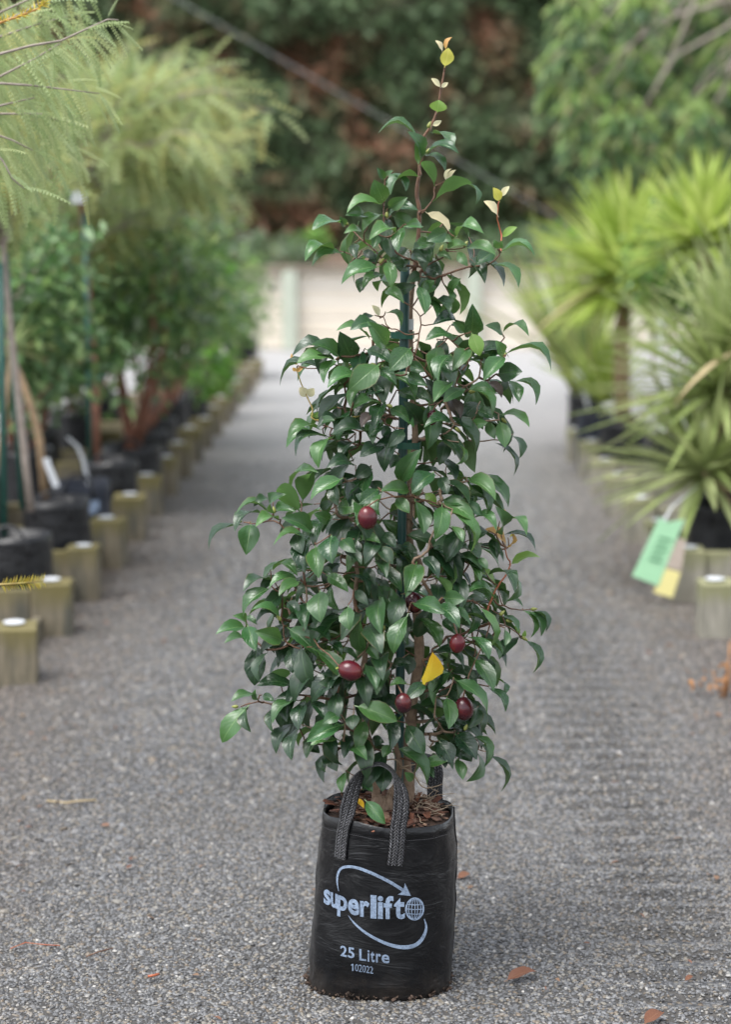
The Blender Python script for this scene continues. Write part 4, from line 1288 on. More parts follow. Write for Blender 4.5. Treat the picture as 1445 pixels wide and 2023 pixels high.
def shrink(rg, d, dz):
    out = []
    for p in rg:
        v = Vector((p.x - cxr, p.y - BY, 0)); l = v.length
        out.append(Vector((cxr + v.x * (l - d) / l, BY + v.y * (l - d) / l, p.z + dz)))
    return out
rings_in = [shrink(inner, .0035, -.001), shrink(inner, .004, -.02), shrink(inner, .006, -.06)]
allr = rings + rings_in
vv = [p for r in allr for p in r]
ff = []
for j in range(len(allr) - 1):
    for k in range(NA):
        ff.append((j * NA + k, j * NA + (k + 1) % NA, (j + 1) * NA + (k + 1) % NA, (j + 1) * NA + k))
ff.append(tuple(range(NA - 1, -1, -1)))
mb = MB(); mb.add(vv, ff); mb.build('body', M['bag'], bag)
bag_bvh = BVHTree.FromPolygons([Vector(v) for v in vv], [list(f) for f in ff[:(len(rings) - 1) * NA]])
def on_bag(px, py, off=.0012):
    d = ray(px, py)
    h = bag_bvh.ray_cast(CAM, d, 20)
    if h[0] is None or h[0].y > BY - .02:              # past the rim: stay in front of it
        q = PT(px, py, BY)
        a, b_ = prof[-1][1], prof[-1][3]
        y = BY - b_ * math.sqrt(max(0, 1 - ((q.x - prof[-1][0]) / a) ** 2))
        return PT(px, py, y - off)
    n = h[1]
    if n.dot(d) > 0: n = -n
    return h[0] + n * off
def nrm_bag(px, py):
    d = ray(px, py); h = bag_bvh.ray_cast(CAM, d, 20)
    if h[0] is None or h[0].y > BY - .02: return Vector((0, -1, 0))
    n = h[1]
    return -n if n.dot(d) > 0 else n

# folded hem round the rim, with its stitching
def band(j0, j1, off, name, mat):
    a = [shrink(rings[j], -off, 0) for j in range(j0, j1)]
    a = [shrink(rings[j0], 0.0, -.0005)] + a + ([shrink(rings[j1 - 1], 0.001, .001)])
    vv = [p for r in a for p in r]; ff = []
    for j in range(len(a) - 1):
        for k in range(NA):
            ff.append((j * NA + k, j * NA + (k + 1) % NA, (j + 1) * NA + (k + 1) % NA, (j + 1) * NA + k))
    mb = MB(); mb.add(vv, ff); return mb.build(name, mat, bag)
band(len(rings) - 3, len(rings), .0006, 'hem', M['bag'])
mb = MB()
rg = shrink(rings[-3], -.0024, -.004)
for k in range(0, NA):
    a, b = rg[k], rg[(k + 1) % NA]
    for t0 in (0, .5):
        p, q = a.lerp(b, t0 + .06), a.lerp(b, t0 + .40)
        mb.tube([p, q], .0006, 4)
mb.build('stitching', simple_mat('stitch_thread', (.05, .05, .055), None, 30, .6, 0), bag)['kind'] = 'stuff'
# side seam on the right: a narrow folded fin
mb = MB()
for s0 in range(3, len(rings) - 1):
    k = 2
    p, q = rings[s0][k], rings[s0 + 1][k]
    o1 = Vector((.0045, -.0012, 0))
    mb.add([p, p + o1, q + o1, q, p + Vector((0, -.0025, 0)), q + Vector((0, -.0025, 0))], [(0, 1, 2, 3), (4, 5, 2, 1)])
mb.build('side_seam', M['bag'], bag)

# --- printing
SC1 = 3.53
def c1(x, y): return (560 + x / SC1, 1450 + y / SC1)
def project(mesh_v, faces, name, cuts=None):
    vv = []
    for (x, y) in mesh_v:
        p = on_bag(*c1(x, y))
        vv.append(p if p is not None else Vector((0, 0, 0)))
    return vv, faces
PR = MB()
def strip(pts):
    """variable width stroke: (x, y, w) in the enlarged picture of the bag"""
    fine = []
    n = len(pts)
    for i in range(n - 1):
        p0, p1, p2, p3 = pts[max(i - 1, 0)], pts[i], pts[i + 1], pts[min(i + 2, n - 1)]
        for k in range(6):
            t = k / 6
            fine.append(tuple(.5 * ((2 * p1[c]) + (-p0[c] + p2[c]) * t + (2 * p0[c] - 5 * p1[c] + 4 * p2[c] - p3[c]) * t * t + (-p0[c] + 3 * p1[c] - 3 * p2[c] + p3[c]) * t ** 3) for c in range(3)))
    fine.append(pts[-1])
    v = []
    for i, (x, y, w) in enumerate(fine):
        a, b = fine[max(i - 1, 0)], fine[min(i + 1, len(fine) - 1)]
        dx, dy = b[0] - a[0], b[1] - a[1]; l = math.hypot(dx, dy) or 1
        nx_, ny_ = -dy / l, dx / l
        v += [(x - nx_ * w / 2, y - ny_ * w / 2), (x + nx_ * w / 2, y + ny_ * w / 2)]
    f = [(2 * i, 2 * i + 1, 2 * i + 3, 2 * i + 2) for i in range(len(fine) - 1)]
    return project(v, f, '')
def emit(name, parts):
    mb = MB()
    for v, f in parts: mb.add(v, f)
    return mb.build(name, M['print'], bag, False)
up = strip([(389, 1096, 3), (379, 1040, 9), (381, 985, 14), (403, 940, 17), (450, 924, 19), (520, 933, 20), (600, 962, 21), (690, 1003, 22), (770, 1046, 22), (838, 1090, 22)])
v = [(848, 1038), (868, 1082), (890, 1128), (842, 1123), (797, 1119), (820, 1105), (838, 1090)]
v.append((850, 1100))
ah = project(v, [(7, 0, 1), (7, 1, 2), (7, 2, 3), (7, 3, 4), (7, 4, 5), (7, 5, 6), (7, 6, 0)], '')
emit('printed_arrow', [up, ah])
emit('printed_swoosh', [strip([(455, 1266, 3), (500, 1321, 12), (570, 1381, 17), (660, 1434, 20), (760, 1473, 24), (850, 1486, 28), (925, 1468, 27), (973, 1418, 24), (996, 1350, 16), (982, 1288, 5)])])
# globe
gx, gy, grx, gry = 916, 1219, 60, 74
gp = []
def el_arc(ax, t0, t1, w, n=14, sx=1):
    return strip([(gx + math.cos(t) * ax - (math.sin(t)) * 2, gy + math.sin(t) * gry, w) for t in [lerp(t0, t1, k / n) for k in range(n + 1)]])
gp.append(el_arc(grx, 0, 2 * PI, 12, 24))
for ax in (42, 21):
    gp.append(el_arc(ax, -PI / 2, PI / 2, 6)); gp.append(el_arc(ax, PI / 2, 3 * PI / 2, 6))
gp.append(strip([(gx, gy - gry, 6), (gx + 2, gy, 6), (gx, gy + gry, 6)]))
for dy in (-28, 4, 36):
    hw = grx * math.sqrt(1 - (dy / gry) ** 2)
    gp.append(strip([(gx - hw, gy + dy - 5, 6), (gx, gy + dy, 6), (gx + hw, gy + dy - 3, 6)]))
emit('printed_globe', gp)
# letters
def glyph(ch, bold):
    cu = bpy.data.curves.new('glyph', 'FONT')
    cu.body = ch; cu.size = 1.0; cu.offset = bold; cu.resolution_u = 4
    ob = bpy.data.objects.new('glyph', cu); COL.objects.link(ob)
    bpy.context.view_layer.update()
    dg = bpy.context.evaluated_depsgraph_get()
    me = bpy.data.meshes.new_from_object(ob.evaluated_get(dg))
    bm = bmesh.new(); bm.from_mesh(me)
    bmesh.ops.triangulate(bm, faces=bm.faces[:])
    xs = [q.co.x for q in bm.verts]; ys_ = [q.co.y for q in bm.verts]
    bb = (min(xs), max(xs), min(ys_), max(ys_))
    for k in range(1, 5):
        x = lerp(bb[0], bb[1], k / 5)
        bmesh.ops.bisect_plane(bm, geom=bm.verts[:] + bm.edges[:] + bm.faces[:], plane_co=(x, 0, 0), plane_no=(1, 0, 0))
        y = lerp(bb[2], bb[3], k / 5)
        bmesh.ops.bisect_plane(bm, geom=bm.verts[:] + bm.edges[:] + bm.faces[:], plane_co=(0, y, 0), plane_no=(0, 1, 0))
    bm.verts.index_update()
    V = [(q.co.x, q.co.y) for q in bm.verts]
    F = [tuple(w.index for w in f.verts) for f in bm.faces]
    bm.free()
    bpy.data.objects.remove(ob); bpy.data.curves.remove(cu); bpy.data.meshes.remove(me)
    return V, F, bb
def place_glyph(ch, x0, x1, yt0, yt1, yb0, yb1, bold):
    """into a box whose top runs yt0..yt1 and bottom yb0..yb1"""
    V, F, bb = glyph(ch, bold)
    o = []
    for (x, y) in V:
        u = (x - bb[0]) / (bb[1] - bb[0]); t = (y - bb[2]) / (bb[3] - bb[2])
        o.append((lerp(x0, x1, u), lerp(lerp(yb0, yb1, u), lerp(yt0, yt1, u), t)))
    return project(o, F, '')
for (ch, a, b, t0, t1, b0, b1) in (('s', 285, 332, 1079, 1090, 1182, 1200), ('u', 334, 380, 1100, 1116, 1203, 1222), ('p', 378, 448, 1118, 1140, 1268, 1284),
                                   ('e', 453, 531, 1143, 1156, 1252, 1270), ('r', 537, 602, 1160, 1168, 1272, 1280), ('l', 609, 651, 1121, 1124, 1284, 1287), ('i', 659, 697, 1127, 1129, 1287, 1289),
                                   ('f', 702, 768, 1126, 1130, 1288, 1290), ('t', 772, 848, 1140, 1142, 1289, 1290)):
    mb = MB(); mb.add(*place_glyph(ch, a, b, t0, t1, b0, b1, .03)); mb.build('printed_letter', M['print'], bag, False)
for (ch, a, b, t0, t1, b0, b1) in (('2', 400, 446, 1472, 1481, 1545, 1556), ('5', 453, 497, 1484, 1491, 1557, 1566), ('L', 531, 579, 1497, 1504, 1576, 1583), ('i', 588, 602, 1505, 1507, 1585, 1587),
                                   ('t', 609, 638, 1512, 1516, 1588, 1591), ('r', 647, 681, 1529, 1533, 1591, 1594), ('e', 686, 741, 1534, 1540, 1594, 1599)):
    mb = MB(); mb.add(*place_glyph(ch, a, b, t0, t1, b0, b1, .02)); mb.build('printed_letter', M['print'], bag, False)
emit('printed_digit', [strip([(486, 1602, 8), (486, 1626, 8), (486, 1651, 8)]), strip([(475, 1613, 6), (480, 1608, 7), (487, 1602, 5)])])
for k, ch in enumerate('102022'):
    if k == 0: continue
    a = 476 + k * 25.6
    t = 1597 + k * 4.2; bt = 1648 + k * 3.8
    mb = MB(); mb.add(*place_glyph(ch, a, a + (17 if ch == '1' else 23), t, t + 3.5, bt, bt + 3.2, .0)); mb.build('printed_letter', M['print'], bag, False)

# --- webbing handles
def strap(name, pts, wd, width, thick=.0028):
    """pts: centre points, wd: width vectors"""
    def cat(arr, n=6):
        out = []
        m = len(arr)
        for i in range(m - 1):
            p0, p1, p2, p3 = arr[max(i - 1, 0)], arr[i], arr[i + 1], arr[min(i + 2, m - 1)]
            for k in range(n):
                t = k / n
                out.append(.5 * ((2 * p1) + (-p0 + p2) * t + (2 * p0 - 5 * p1 + 4 * p2 - p3) * t * t + (-p0 + 3 * p1 - 3 * p2 + p3) * t ** 3))
        out.append(arr[-1]); return out
    P_, W_ = cat([Vector(p) for p in pts]), cat([Vector(w).normalized() for w in wd])
    V, F, UV = [], [], []
    nw = 6
    dist = 0
    for i, p in enumerate(P_):
        if i: dist += (p - P_[i - 1]).length
        tg = (P_[min(i + 1, len(P_) - 1)] - P_[max(i - 1, 0)]).normalized()
        w = (W_[i] - tg * W_[i].dot(tg)).normalized()
        nrm = w.cross(tg)
        for s in (1, -1):
            for k in range(nw):
                u = k / (nw - 1)
                V.append(p + w * (u - .5) * width + nrm * thick * .5 * s * (1 if 0 < k < nw - 1 else .3))
                UV.append((u if s > 0 else 1 - u, dist))
    st = 2 * nw
    for i in range(len(P_) - 1):
        for k in range(nw - 1):
            F.append((i * st + k, i * st + k + 1, (i + 1) * st + k + 1, (i + 1) * st + k))
            F.append((i * st + nw + k + 1, i * st + nw + k, (i + 1) * st + nw + k, (i + 1) * st + nw + k + 1))
        F.append((i * st + nw - 1, i * st + 2 * nw - 1, (i + 1) * st + 2 * nw - 1, (i + 1) * st + nw - 1))
        F.append((i * st + nw, i * st, (i + 1) * st, (i + 1) * st + nw))
    me = mesh_np(name, np.array([tuple(v) for v in V]), np.array(F), M['webbing'], uv=np.array(UV))
    return link(name, me, bag)
Rx = Vector((1, 0, 0))
P_, W_ = [], []
for (x, y) in ((404, 868), (411, 780), (422, 690), (438, 610)):
    px, py = c1(x, y); P_.append(on_bag(px, py, .004)); W_.append(nrm_bag(px, py).cross(Vector((0, 0, 1))) * -1 + Vector((0, 0, 0)))
yl = P_[-1].y
yf = on_bag(*c1(808, 660), .006).y
for (x, y, dy, wv) in ((452, 520, -.002, (1, -.1, -.1)), (474, 430, .0, (1, .25, -.2)), (505, 340, .004, (.9, .7, -.3)), (556, 262, .012, (.55, 1, -.25)), (628, 215, .02, (.1, 1, 0)), (700, 218, .02, (-.1, 1, .0)),
                       (766, 268, .012, (-.2, 1, .25)), (806, 350, .004, (.5, .9, .3)), (824, 450, .0, (1, .35, .15)), (818, 560, -.001, (1, .0, .0))):
    px, py = c1(x, y); P_.append(PT(px, py, lerp(yl, yf, min(1, max(0, (x - 450) / 370))) + dy)); W_.append(Vector(wv))
# the width vector must keep its sign along the loop
for (x, y) in ((804, 650), (796, 740), (787, 830), (780, 912)):
    px, py = c1(x, y); P_.append(on_bag(px, py, .004)); W_.append(nrm_bag(px, py).cross(Vector((0, 0, 1))) * -1)
W_ = [w.normalized() for w in W_]
for i in range(1, len(W_)):
    if W_[i].dot(W_[i - 1]) < 0: W_[i] = -W_[i]
strap('handle', P_, W_, .034)
YB = BY + .128
P_ = [PT(*c1(1062, 640), YB), PT(*c1(1062, 500), YB), PT(*c1(1058, 380), YB), PT(*c1(1062, 270), YB), PT(*c1(1040, 180), YB + .005), PT(*c1(980, 150), YB + .01), PT(*c1(910, 190), YB + .01), PT(*c1(870, 300), YB), PT(*c1(860, 480), YB), PT(*c1(860, 620), YB)]
W_ = [(1, 0, 0), (1, 0, 0), (1, .1, 0), (1, .1, 0), (.6, .8, 0), (0, 1, 0), (-.3, 1, 0), (-1, .5, 0), (-1, .1, 0), (-1, 0, 0)]
W_ = [Vector(w).normalized() for w in W_]
strap('handle', P_, W_, .034)

# --- potting mix, bark chips, dry roots
SZ = ZR - .016
vv, ff = [], []
NS = 40
vv.append((cxr, BY, SZ + .012))
for j in range(1, 8):
    for k in range(NS):
        a = 2 * PI * k / NS; r = j / 7 * .995
        x, y = math.cos(a) * (prof[-1][1] - .006) * r, math.sin(a) * (prof[-1][3] - .006) * r
        z = SZ + .012 * (1 - r * r) + .010 * noise.noise(Vector((x * 25, y * 25, 0))) * (1 - r ** 4)
        vv.append((cxr + x, BY + y, z))
for k in range(NS): ff.append((0, 1 + k, 1 + (k + 1) % NS))
for j in range(6):
    for k in range(NS):
        ff.append((1 + j * NS + k, 1 + (j + 1) * NS + k, 1 + (j + 1) * NS + (k + 1) % NS, 1 + j * NS + (k + 1) % NS))
mb = MB(); mb.add(vv, ff); mb.build('potting_mix', M['soil'], bag)
CH = np.array([(-.5, 0, 0), (.45, .05, 0), (.5, .9, .1), (-.4, 1, 0), (-.4, .05, .25), (.4, .1, .3), (.42, .85, .28), (-.35, .92, .3)], float)
CF = np.array([(0, 3, 2, 1), (4, 5, 6, 7), (0, 1, 5, 4), (1, 2, 6, 5), (2, 3, 7, 6), (3, 0, 4, 7)])
n = 330
th = RNG.uniform(0, 2 * PI, n); rr = np.sqrt(RNG.random(n)) * .93
pos = np.stack([cxr + np.cos(th) * rr * (prof[-1][1] - .01), BY + np.sin(th) * rr * (prof[-1][3] - .01), SZ + .004 + .010 * (1 - rr) + RNG.uniform(0, .008, n) + (np.cos(th) < -.55) * (rr > .55) * .014], 1)
L = RNG.uniform(.010, .034, n)
scatter('bark_chips', CH, CF, pos, unit_sphere(n) * [1, 1, .35], unit_sphere(n) * .4 + [0, 0, 1], L, L * RNG.uniform(.3, .8, n), M['chip'], H=L * .35, parent=bag)
mb = MB()
for k in range(26):
    p = PT(*c1(rnd(900, 1110), rnd(480, 600)), BY + rnd(-.06, .08)); p.z = SZ + rnd(.016, .034)
    pts = [p]
    d = Vector((rnd(-1, 1), rnd(-1, 1), rnd(-.1, .3)))
    for q in range(4):
        d += Vector((rnd(-.6, .6), rnd(-.6, .6), rnd(-.35, .3))); d.normalize()
        pts.append(pts[-1] + d * rnd(.01, .022))
    for q in pts: q.z = max(q.z, SZ + .008)
    mb.tube(pts, [.0011, .001, .0009, .0007, .0004], 4)
mb.build('dry_roots', M['root'], bag)['kind'] = 'stuff'
# soil crumbs that spilled round the foot of the bag
n = 230
th = RNG.uniform(0, 2 * PI, n)
k_ = 1.0 + np.abs(RNG.normal(0, .018, n))
pos = np.stack([prof[1][0] + np.sign(np.cos(th)) * np.abs(np.cos(th)) ** .8 * prof[1][1] * k_, BY + np.sign(np.sin(th)) * np.abs(np.sin(th)) ** .8 * (prof[1][3] + .004) * k_, RNG.uniform(.012, .024, n)], 1)
L = RNG.uniform(.004, .011, n)
o = scatter('soil_crumbs', CH, CF, pos, unit_sphere(n), unit_sphere(n), L, L * .7, M['crumb'], H=L, parent=bag)

# ------------------------------------------------------------------ the camellia
SY = 4.10                              # depth of the stems
cam_plant = empty('camellia', (cxr, BY, SZ), 'glossy dark green camellia shrub with round red fruits growing in the printed bag', 'shrub')

# --- leaf meshes
def camellia_leaf(arch, fold, twist, wav, tipc=.0):
    NU, NV = 4, 7
    v, uv = [], []
    def hw(t): return .5 * (math.sin(PI * t ** .96) ** .80) * (1.03 - .10 * t)
    rows = []
    for j in range(NV + 1):
        t = (0, .09, .23, .42, .62, .79, .91, 1.0)[j]
        z0_ = arch * (4 * t * (1 - t)) * (.8 + .5 * t) + tipc * max(0, t - .7) ** 2
        if j in (0, NV):
            rows.append([len(v)]); v.append((0, t, z0_ if j else 0)); uv.append((.5, t)); continue
        h = hw(t); r = []
        for i in range(NU + 1):
            s = -1 + 2 * i / NU
            x = s * h
            z = z0_ + fold * abs(x) + twist * x * (t - .5) * 2 + wav * h * math.sin(t * 11 + (2 if s > 0 else 0)) * s * s - fold * .55 * x * x
            r.append(len(v)); v.append((x, t, z)); uv.append((.5 + .5 * s, t))
        rows.append(r)
    f = []
    for i in range(NU):
        f.append((rows[0][0], rows[1][i + 1], rows[1][i]))
        f.append((rows[-1][0], rows[-2][i], rows[-2][i + 1]))
    for j in range(1, NV - 1):
        for i in range(NU):
            a, b, c, d = rows[j][i], rows[j][i + 1], rows[j + 1][i + 1], rows[j + 1][i]
            f += [(a, b, c), (a, c, d)]
    # petiole
    k = len(v)
    v += [(-.022, -.11, -.02), (.022, -.11, -.02), (.03, .03, .004), (-.03, .03, .004)]
    uv += [(.5, .0)] * 4
    f += [(k, k + 1, k + 2), (k, k + 2, k + 3)]
    return np.array(v, float), np.array(f, int), np.array(uv, float)
LV = [camellia_leaf(a, fo, tw, wv) for (a, fo, tw, wv) in
      ((.09, .26, .1, .05), (.13, .14, .3, .07), (.10, .40, -.3, .04), (.16, .22, .2, .07), (.18, .36, -.2, .05), (.23, .24, .1, .06), (.25, .38, .3, .05), (.32, .3, -.2, .04), (.14, .5, .25, .06))]
LM = []
for (tv, tf, tuv) in LV:
    me = mesh_np('leaf', tv, tf, M['leaf_m'], uv=tuv)
    LM.append(me)

# --- traced leaves: base, tip, apparent width, tone, in enlarged views of the photograph
T5 = [(866, 232, 885, 134, 72, 'y'), (850, 152, 813, 90, 24, 'p'), (870, 136, 905, 72, 24, 'o'), (838, 352, 790, 306, 28, 'p'), (846, 352, 883, 328, 24, 'p'), (823, 493, 832, 430, 92, 'g'),
      (797, 570, 845, 545, 28, 'p'), (712, 655, 495, 622, 26, 'm'), (795, 615, 905, 712, 46, 'm'), (716, 778, 655, 615, 58, 'm'), (717, 790, 702, 664, 66, 'l'), (760, 735, 935, 733, 42, 'm'),
      (758, 742, 862, 828, 46, 'm'), (803, 905, 735, 787, 62, 'u'), (880, 882, 928, 828, 26, 'p'), (872, 885, 905, 822, 20, 'p'), (815, 992, 1012, 905, 66, 'u'), (985, 902, 1037, 1018, 26, 'm'), (716, 865, 563, 965, 20, 'm'),
      (575, 850, 638, 945, 42, 'm'), (520, 878, 480, 815, 40, 'm'), (525, 872, 568, 832, 32, 'm'), (540, 880, 560, 935, 60, 'l'), (516, 1010, 465, 888, 112, 'm'), (550, 1040, 648, 985, 70, 'm'), (490, 1020, 315, 1070, 50, 'l'),
      (275, 1132, 115, 1168, 50, 'l'), (292, 1146, 265, 1093, 40, 'm'), (418, 1100, 303, 1085, 52, 'm'), (512, 1090, 400, 1172, 56, 'l'), (540, 1102, 705, 1060, 52, 'm'), (575, 1092, 700, 1150, 82, 'm'),
      (735, 1150, 640, 1150, 50, 'l'), (582, 1180, 440, 1222, 60, 'l'), (395, 1183, 295, 1188, 40, 'l'), (765, 1072, 888, 1192, 46, 'p'), (872, 1182, 765, 1230, 80, 'm'), (935, 1205, 1080, 1190, 44, 'l'), (905, 1230, 890, 1165, 40, 'm'),
      (842, 1205, 905, 1235, 45, 'l'), (235, 1282, 75, 1345, 42, 'l'), (272, 1300, 115, 1372, 50, 'l'), (350, 1250, 362, 1328, 62, 'd'), (478, 1380, 285, 1475, 76, 'l'), (538, 1350, 556, 1492, 76, 'l'), (508, 1425, 403, 1510, 52, 'l'),
      (412, 1435, 380, 1522, 72, 'd'), (632, 1150, 600, 1290, 62, 'm'), (612, 1265, 608, 1400, 112, 'd'), (682, 1280, 800, 1250, 62, 'm'), (745, 1378, 842, 1420, 90, 'd'), (770, 1342, 802, 1280, 52, 'l'),
      (938, 1300, 992, 1372, 52, 'l'), (1148, 1290, 1048, 1365, 82, 'm'), (1000, 1270, 1150, 1312, 60, 'l'), (1195, 1292, 1372, 1322, 30, 'l'), (1140, 1370, 1278, 1492, 46, 'l'), (1195, 1207, 1275, 1155, 40, 'g'),
      (1168, 1086, 1092, 1008, 42, 'p'), (1177, 1002, 1143, 930, 52, 'y'), (1188, 975, 1233, 922, 36, 'p'), (1165, 1272, 1148, 1225, 34, 'l'), (1178, 1272, 1192, 1230, 34, 'l'), (905, 1440, 958, 1510, 52, 'm'), (802, 1480, 740, 1532, 72, 'm'),
      (680, 1300, 760, 1350, 60, 'd'), (880, 1275, 990, 1260, 45, 'l'), (820, 1310, 900, 1340, 40, 'm'), (540, 1220, 560, 1320, 70, 'd'), (480, 1200, 455, 1270, 50, 'm'), (330, 1360, 425, 1375, 50, 'm'), (400, 1290, 470, 1340, 50, 'd'),
      (655, 1390, 560, 1370, 60, 'm'), (720, 1420, 650, 1470, 60, 'd')]
T4 = [(575, 90, 662, 150, 56, 'l'), (620, 95, 725, 62, 62, 'd'), (742, 68, 772, 202, 66, 'l'), (762, 92, 822, 40, 56, 'l'), (782, 128, 832, 222, 42, 'm'), (872, 62, 896, 160, 32, 'm'), (850, 242, 940, 148, 78, 'u'),
      (910, 112, 957, 30, 46, 'l'), (1008, 318, 1016, 162, 92, 'm'), (1014, 308, 1052, 416, 72, 'g'), (972, 302, 918, 250, 42, 'm'), (930, 322, 785, 342, 46, 'm'), (962, 290, 820, 265, 42, 'd'), (540, 218, 505, 165, 30, 'p'),
      (580, 202, 648, 272, 34, 'm'), (540, 262, 400, 288, 62, 'm'), (512, 216, 448, 242, 30, 'd'), (576, 372, 484, 250, 92, 'l'), (492, 336, 330, 296, 28, 'l'), (405, 446, 342, 304, 106, 'd'), (332, 416, 203, 365, 66, 'm'),
      (322, 420, 108, 422, 42, 'd'), (302, 440, 130, 456, 50, 'l'), (312, 447, 150, 472, 32, 'd'), (245, 485, 45, 572, 26, 'd'), (324, 448, 262, 556, 52, 'l'), (122, 465, 95, 410, 26, 'o'), (120, 500, 155, 480, 22, 'o'), (118, 498, 98, 482, 18, 'o'),
      (170, 627, 135, 584, 46, 'p'), (180, 627, 207, 588, 42, 'p'), (208, 732, 243, 712, 26, 'g'), (205, 735, 198, 705, 24, 'g'), (240, 752, 312, 750, 36, 'm'), (372, 772, 230, 792, 36, 'd'), (242, 826, 75, 886, 46, 'l'), (236, 796, 80, 842, 46, 'm'),
      (272, 836, 123, 932, 36, 'd'), (302, 838, 236, 986, 62, 'l'), (500, 830, 308, 826, 58, 'd'), (562, 872, 448, 932, 72, 'd'), (697, 386, 598, 490, 106, 'm'), (480, 390, 602, 462, 62, 'm'), (534, 470, 393, 592, 118, 'm'),
      (422, 520, 284, 582, 66, 'l'), (432, 580, 400, 682, 46, 'l'), (600, 520, 716, 652, 60, 'l'), (542, 492, 626, 566, 60, 'm'), (690, 520, 782, 572, 60, 'm'), (792, 440, 816, 562, 46, 'd'), (902, 420, 848, 546, 62, 'm'),
      (840, 345, 890, 436, 66, 'd'), (990, 390, 918, 492, 80, 'm'), (1177, 430, 1078, 542, 76, 'l'), (1150, 512, 1266, 502, 96, 'd'), (1142, 370, 1078, 462, 62, 'm'), (1185, 412, 1406, 496, 24, 'm'), (1172, 322, 1088, 268, 42, 'm'),
      (1175, 298, 1298, 320, 24, 'l'), (1172, 420, 1136, 345, 55, 'l'), (1235, 550, 1334, 666, 42, 'm'), (1200, 545, 1252, 652, 56, 'm'), (1190, 540, 1150, 602, 46, 'd'), (1100, 555, 1162, 632, 42, 'r'), (1165, 722, 1300, 782, 46, 'l'),
      (1158, 760, 1182, 882, 76, 'l'), (1225, 830, 1256, 937, 42, 'm'), (1135, 865, 1220, 1026, 22, 'd'), (977, 588, 873, 652, 62, 'l'), (912, 560, 823, 652, 76, 'l'), (1000, 592, 1106, 732, 42, 'm'), (1142, 612, 1008, 590, 56, 'l'),
      (1047, 662, 953, 752, 78, 'd'), (905, 640, 952, 738, 72, 'r'), (912, 768, 778, 785, 52, 'm'), (598, 688, 712, 782, 62, 'l'), (747, 762, 668, 658, 82, 'd'), (547, 680, 413, 692, 42, 'l'), (582, 695, 494, 747, 50, 'm'),
      (492, 710, 453, 782, 50, 'r'), (662, 800, 588, 882, 62, 'd'), (650, 1062, 750, 905, 92, 'm'), (800, 782, 922, 922, 56, 'm'), (882, 850, 848, 972, 72, 'd'), (947, 870, 930, 972, 24, 'm'), (978, 790, 1042, 882, 46, 'm'),
      (812, 1020, 713, 1118, 92, 'm'), (692, 1110, 553, 1112, 72, 'm'), (532, 1105, 443, 1172, 66, 'm'), (342, 1050, 198, 1152, 66, 'l'), (362, 1060, 298, 1177, 62, 'd'), (442, 1065, 368, 1147, 50, 'm'), (407, 978, 278, 992, 62, 'd'),
      (492, 985, 416, 1042, 72, 'd'), (500, 1060, 552, 1118, 60, 'd'), (1000, 1048, 1128, 1152, 76, 'l'), (1068, 1030, 1192, 1186, 62, 'm'), (990, 1065, 1082, 1182, 36, 'm'), (377, 910, 318, 952, 52, 'd'), (150, 1157, 190, 1028, 88, 'u'),
      (92, 1090, 222, 1020, 26, 'm'), (880, 1160, 992, 1184, 52, 'l'), (930, 1072, 962, 1162, 52, 'd'), (857, 1040, 887, 1122, 62, 'd'), (1060, 1042, 1130, 1110, 50, 'm'), (1090, 760, 1130, 840, 50, 'm'), (640, 600, 740, 640, 60, 'm'), (720, 600, 800, 650, 60, 'd'),
      (450, 610, 560, 600, 60, 'm'), (500, 560, 560, 640, 60, 'd'), (700, 470, 770, 500, 60, 'm'), (590, 780, 560, 830, 50, 'd'), (1050, 700, 1120, 740, 60, 'm'), (1010, 770, 1090, 760, 50, 'l'), (560, 770, 490, 830, 60, 'm'), (640, 930, 600, 990, 60, 'd')]
